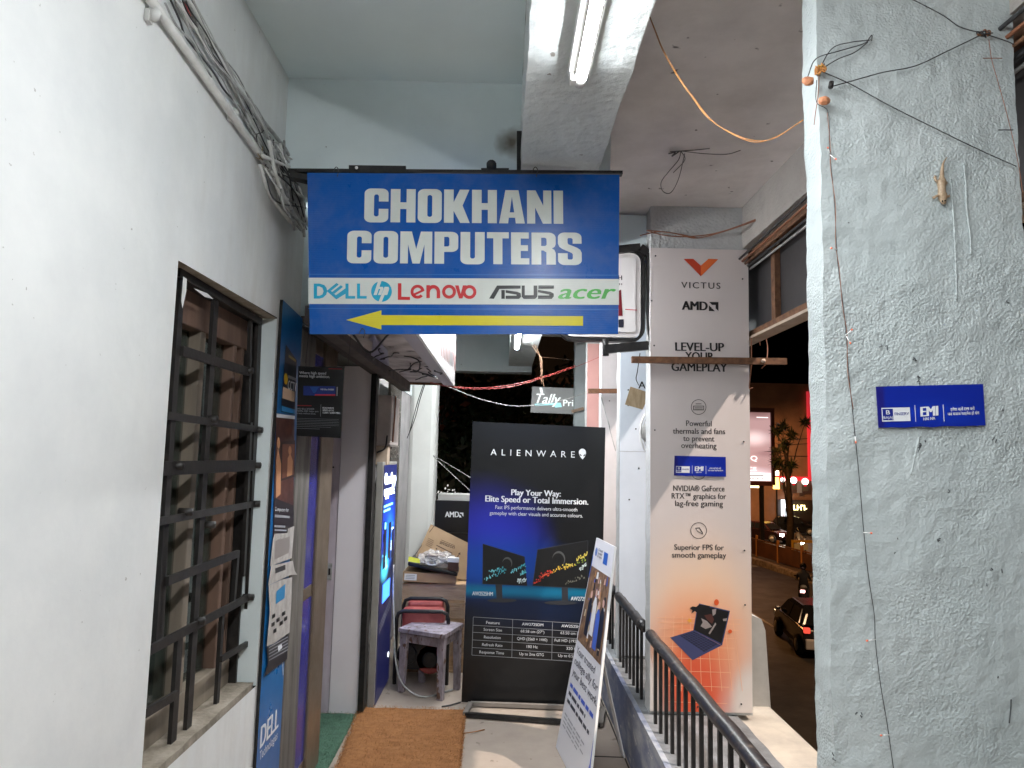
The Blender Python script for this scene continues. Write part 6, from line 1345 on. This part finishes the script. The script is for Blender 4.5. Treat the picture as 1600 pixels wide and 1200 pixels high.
# row of shop-front pictures under the trim
pics = [(1223, 752, 7, (.85, .85, .85), 1.6, 'white'), (1240, 753, 10, (.9, .86, .84), 1.8, 'white'), (1258, 755, 10, (.92, .88, .88), 2.0, 'white'), (1231, 757, 8, (.34, .22, .13), .25, 'tan'), (1249, 758, 8, (.20, .17, .15), .12, 'grey')]
mb = MB()
for cx, cy, wd_, c, e, nm in pics:
    a = aY(cx-wd_/2, cy+12, YQ-.35); b = aY(cx+wd_/2, cy-8, YQ-.35); P = Panel((a.x, YQ-.35, a.z), (1, 0, 0), (0, 0, 1)); w_, h_ = b.x-a.x, b.z-a.z
    if nm == 'white':
        mb.fill(P, [[(0, 0), (w_, 0), (w_, h_*.55), (0, h_*.55)]], 0, mat('shop_pic_low', (.12, .12, .13), .5)); mb.fill(P, [arc(w_/2, h_*.72, w_*.5, 0, 350, 14)], .02, mat('shop_glow', (.9, .9, .9), .4, emis=((1, .94, .9), 1.6))); mb.fill(P, [[(w_*.3, h_*.35), (w_*.7, h_*.35), (w_*.7, h_*.5), (w_*.3, h_*.5)]], .03, rt)
    else: mb.fill(P, [[(0, 0), (w_, 0), (w_*.9, h_*.8), (w_*.1, h_*.8)]], 0, mat('shop_pic_'+nm, c, .5, emis=(c, e)))
build('sign_pictures', mb, t)
mb = MB(); a = aY(1221, 805, YQ-.4); b = aY(1236, 781, YQ-.4); mb.box(a.x, YQ-.45, a.z, b.x, YQ-.36, b.z, mat('shop_window_lit', (.8, .85, .9), .4, emis=((.8, .92, 1), 1.0)))
for k in range(4): mb.box(a.x+(b.x-a.x)*(.15+.2*k), YQ-.5, a.z, a.x+(b.x-a.x)*(.22+.2*k), YQ-.455, a.z+(b.z-a.z)*(.35+.12*(k % 3)), (rt, M_black)[k % 2])
build('lit_window', mb, t)
mb = MB(); yl = mat('yellow_letters', (.9, .8, .3), .4, emis=((1, .84, .36), 1.8)); a = aY(1240, 797, YQ-.4); rnd = random.Random(3)
for k in range(4):
    x = a.x+k*.30; mb.box(x, YQ-.45, a.z, x+.07, YQ-.40, a.z+.45, yl); mb.box(x+.071, YQ-.44, a.z+(.0, .2, .36, .1)[k], x+.24, YQ-.40, a.z+(.08, .28, .45, .18)[k], yl)
build('lit_letters', mb, t)
mb = MB(); a = aY(1210, 764, 58); b = aY(1218, 746, 58); P = Panel((a.x, 58, a.z), (1, 0, 0), (0, 0, 1)); w_, h_ = b.x-a.x, b.z-a.z
mb.slab(P, [(0, 0), (w_, 0), (w_*.86, h_), (w_*.14, h_)], -.3, 0, mat('yellow_lamp', (.9, .6, .1), .4, emis=((1, .68, .12), 1.5))); mb.slab(P, [(w_*.1, h_*1.15), (w_*.9, h_*1.15), (w_, h_*1.6), (0, h_*1.6)], -.3, 0, mat('peach_lamp', (.9, .7, .5), .4, emis=((1, .75, .5), 1.2))); mb.box(a.x+w_/2-.05, 58.05, GZ, a.x+w_/2+.05, 58.15, a.z, M_black)
one('lit_pylon', mb, 'yellow lit pylon sign at the right foot of the pink billboard', 'sign')
mb = MB(); a = aY(1172, 762, 55); mb.box(a.x-1, 55, a.z, a.x+.75, 55.2, a.z+.25, mat('yellow_strip', (.9, .75, .35), .4, emis=((1, .8, .4), 1.3))); mb.box(a.x-.1, 55.05, GZ, a.x, 55.15, a.z, M_black); one('lit_strip', mb, 'small yellow lit strip under the pink billboard', 'sign')

# ---- street lamps (out of the picture; they light the road and, past the signboard edge, the poster pillar)
def street_lamp(x, y, z, tx, ty, tz, col, watts, label, px_, py_, size=.12, cone=120):
    t = thing('street_lamp', label, 'street lamp', (px_, py_, GZ), 'street lamps along the road')
    mb = MB(); mb.tube([(px_, py_, GZ), (px_, py_, z-.4), (px_+(x-px_)*.3, py_+(y-py_)*.3, z+.1), (x, y, z+.12)], .06, M_cable, 10); build('pole', mb, t)
    mb = MB(); mb.box(x-.28, y-.12, z+.03, x+.28, y+.12, z+.16, M_cable); build('lamp_head', mb, t, .03)
    l = bpy.data.lights.new('lamp_light', 'SPOT'); l.energy = watts; l.color = col; l.spot_size = RAD(cone); l.spot_blend = .5; l.shadow_soft_size = size
    o = bpy.data.objects.new('lamp_light', l); COL.objects.link(o); o.location = V((x, y, z))-V((px_, py_, GZ)); o.parent = t
    o.rotation_euler = (V((tx, ty, tz))-V((x, y, z))).to_track_quat('-Z', 'Y').to_euler()
street_lamp(4.35, 2.0, 6.75, 1.0, 3.4, 1.0, (1, .86, .76), STREET_LAMP_WATTS, 'white street lamp outside the corridor by the near pillar', 5.2, 2.2, .05, 60)
street_lamp(9.6, 34.5, 5.2, 12, 36, GZ, (1, .42, .12), 1100, 'orange street lamp along the road behind the gaming poster pillar', 9.2, 35.2, .15, 150)
street_lamp(11.5, 13.5, 4.6, 9.5, 21, GZ, (1, .62, .34), 1200, 'orange street lamp along the road behind the near pillar', 13.6, 13.7, .15, 150)
street_lamp(17.5, 54, 6.2, 20, 55, 0, (1, .5, .2), 2700, 'orange street lamp by the brown building across the road', 15.8, 54.2, .15, 150)

# ---- trees
M_bark = mat('bark', (.07, .05, .035), .9, col2=(.035, .026, .02), vs=6, bump=(20, 1, .02))
leafs = [mat('leaf_a', (.05, .075, .03), .5), mat('leaf_b', (.075, .085, .035), .5), mat('leaf_c', (.03, .045, .02), .55), mat('leaf_d', (.10, .085, .04), .6)]
lred = mat('leaf_red', (.30, .09, .04), .6)
def tree(label, base, hgt, spread, clumps, nleaf, size, seed, red=None, bottom=.25, name='tree', asp=.45):
    rnd = random.Random(seed); base = V(base); t = thing(name, label, 'tree', base, 'trees around the building')
    mb = MB(); top = base+V((0, 0, hgt*.75)); mb.tube([base, base.lerp(top, .4)+V((.15, 0, 0)), top], .2, M_bark, 10, radii=[.26, .18, .07]); cs = []
    for k in range(clumps):
        c = base+V((rnd.gauss(0, .45)*spread, rnd.gauss(0, .3)*spread, hgt*(bottom+(1-bottom)*rnd.random()))); cs.append((c, rnd.uniform(.35, .8)*spread*.42))
        s = base.lerp(top, rnd.uniform(.3, .95)); m_ = s.lerp(c, .5)+V((0, 0, .25)); mb.tube([s, m_, c], .04, M_bark, 6, radii=[.05, .03, .012])
    build('trunk', mb, t)
    mb = MB()
    for q in range(nleaf):
        c, r = rnd.choice(cs); d = V((rnd.gauss(0, 1), rnd.gauss(0, 1), rnd.gauss(0, .8))).normalized()*r*rnd.random()**.45; p = c+d
        u = V((rnd.gauss(0, 1), rnd.gauss(0, 1), rnd.gauss(0, 1))).normalized(); v = u.cross(V((rnd.gauss(0, 1), rnd.gauss(0, 1), rnd.gauss(0, 1)))).normalized(); s = size*rnd.uniform(.6, 1.4)
        m = rnd.choice(leafs)
        if red and (p-V(red[0])).length < red[1]: m = lred
        mb.add([p-u*s, p+v*s*asp, p+u*s, p-v*s*asp], [(0, 1, 2, 3)], m)
    build('crown', mb, t); return t
rc = aY(697, 622, 11.6)
tree('dark leafy tree left behind the standee with a reddish leaf patch', (-1.9, 12.6, GZ), 8.2, 3.0, 34, 15000, .085, 21, red=(rc, .55), bottom=.3)
tree('dark leafy tree beyond the corridor end right of the reddish patch', (.6, 14.2, GZ), 7.6, 2.8, 30, 12000, .095, 22, bottom=.3)
tree('dark tree silhouette beside the pink billboard', (16.75, 42, GZ), 8.6, 1.0, 10, 420, .42, 23, bottom=.62, asp=.13)
# far dark block of houses behind the trees keeps the night horizon closed
mb = MB(); mb.box(-24, 30, GZ, 7, 40, 7.0, mat('far_block', (.035, .028, .024), .9, col2=(.02, .017, .015), vs=.5)); mb.box(-24, 29.9, 4.6, 7, 29.99, 4.95, mat('far_ledge', (.09, .05, .035), .9)); one('building', mb, 'dark low building far behind the trees', 'building')
# white blossoms with a faint glow put into their material, behind the computer box
mb = MB(); rnd = random.Random(31)
for k in range(18):
    c = aY(rnd.uniform(677, 712), rnd.gauss(768, 5) if k < 16 else rnd.uniform(700, 770), 9.0); blob(mb, c, rnd.uniform(.005, .012), (1, 1, 1.3), mat('pale_blossom', (.8, .8, .76), .5, emis=((1, .97, .9), .2)), k, .1, 1)
one('blossom_cluster', mb, 'tiny bright white specks in the foliage above the black computer box', 'blossom')
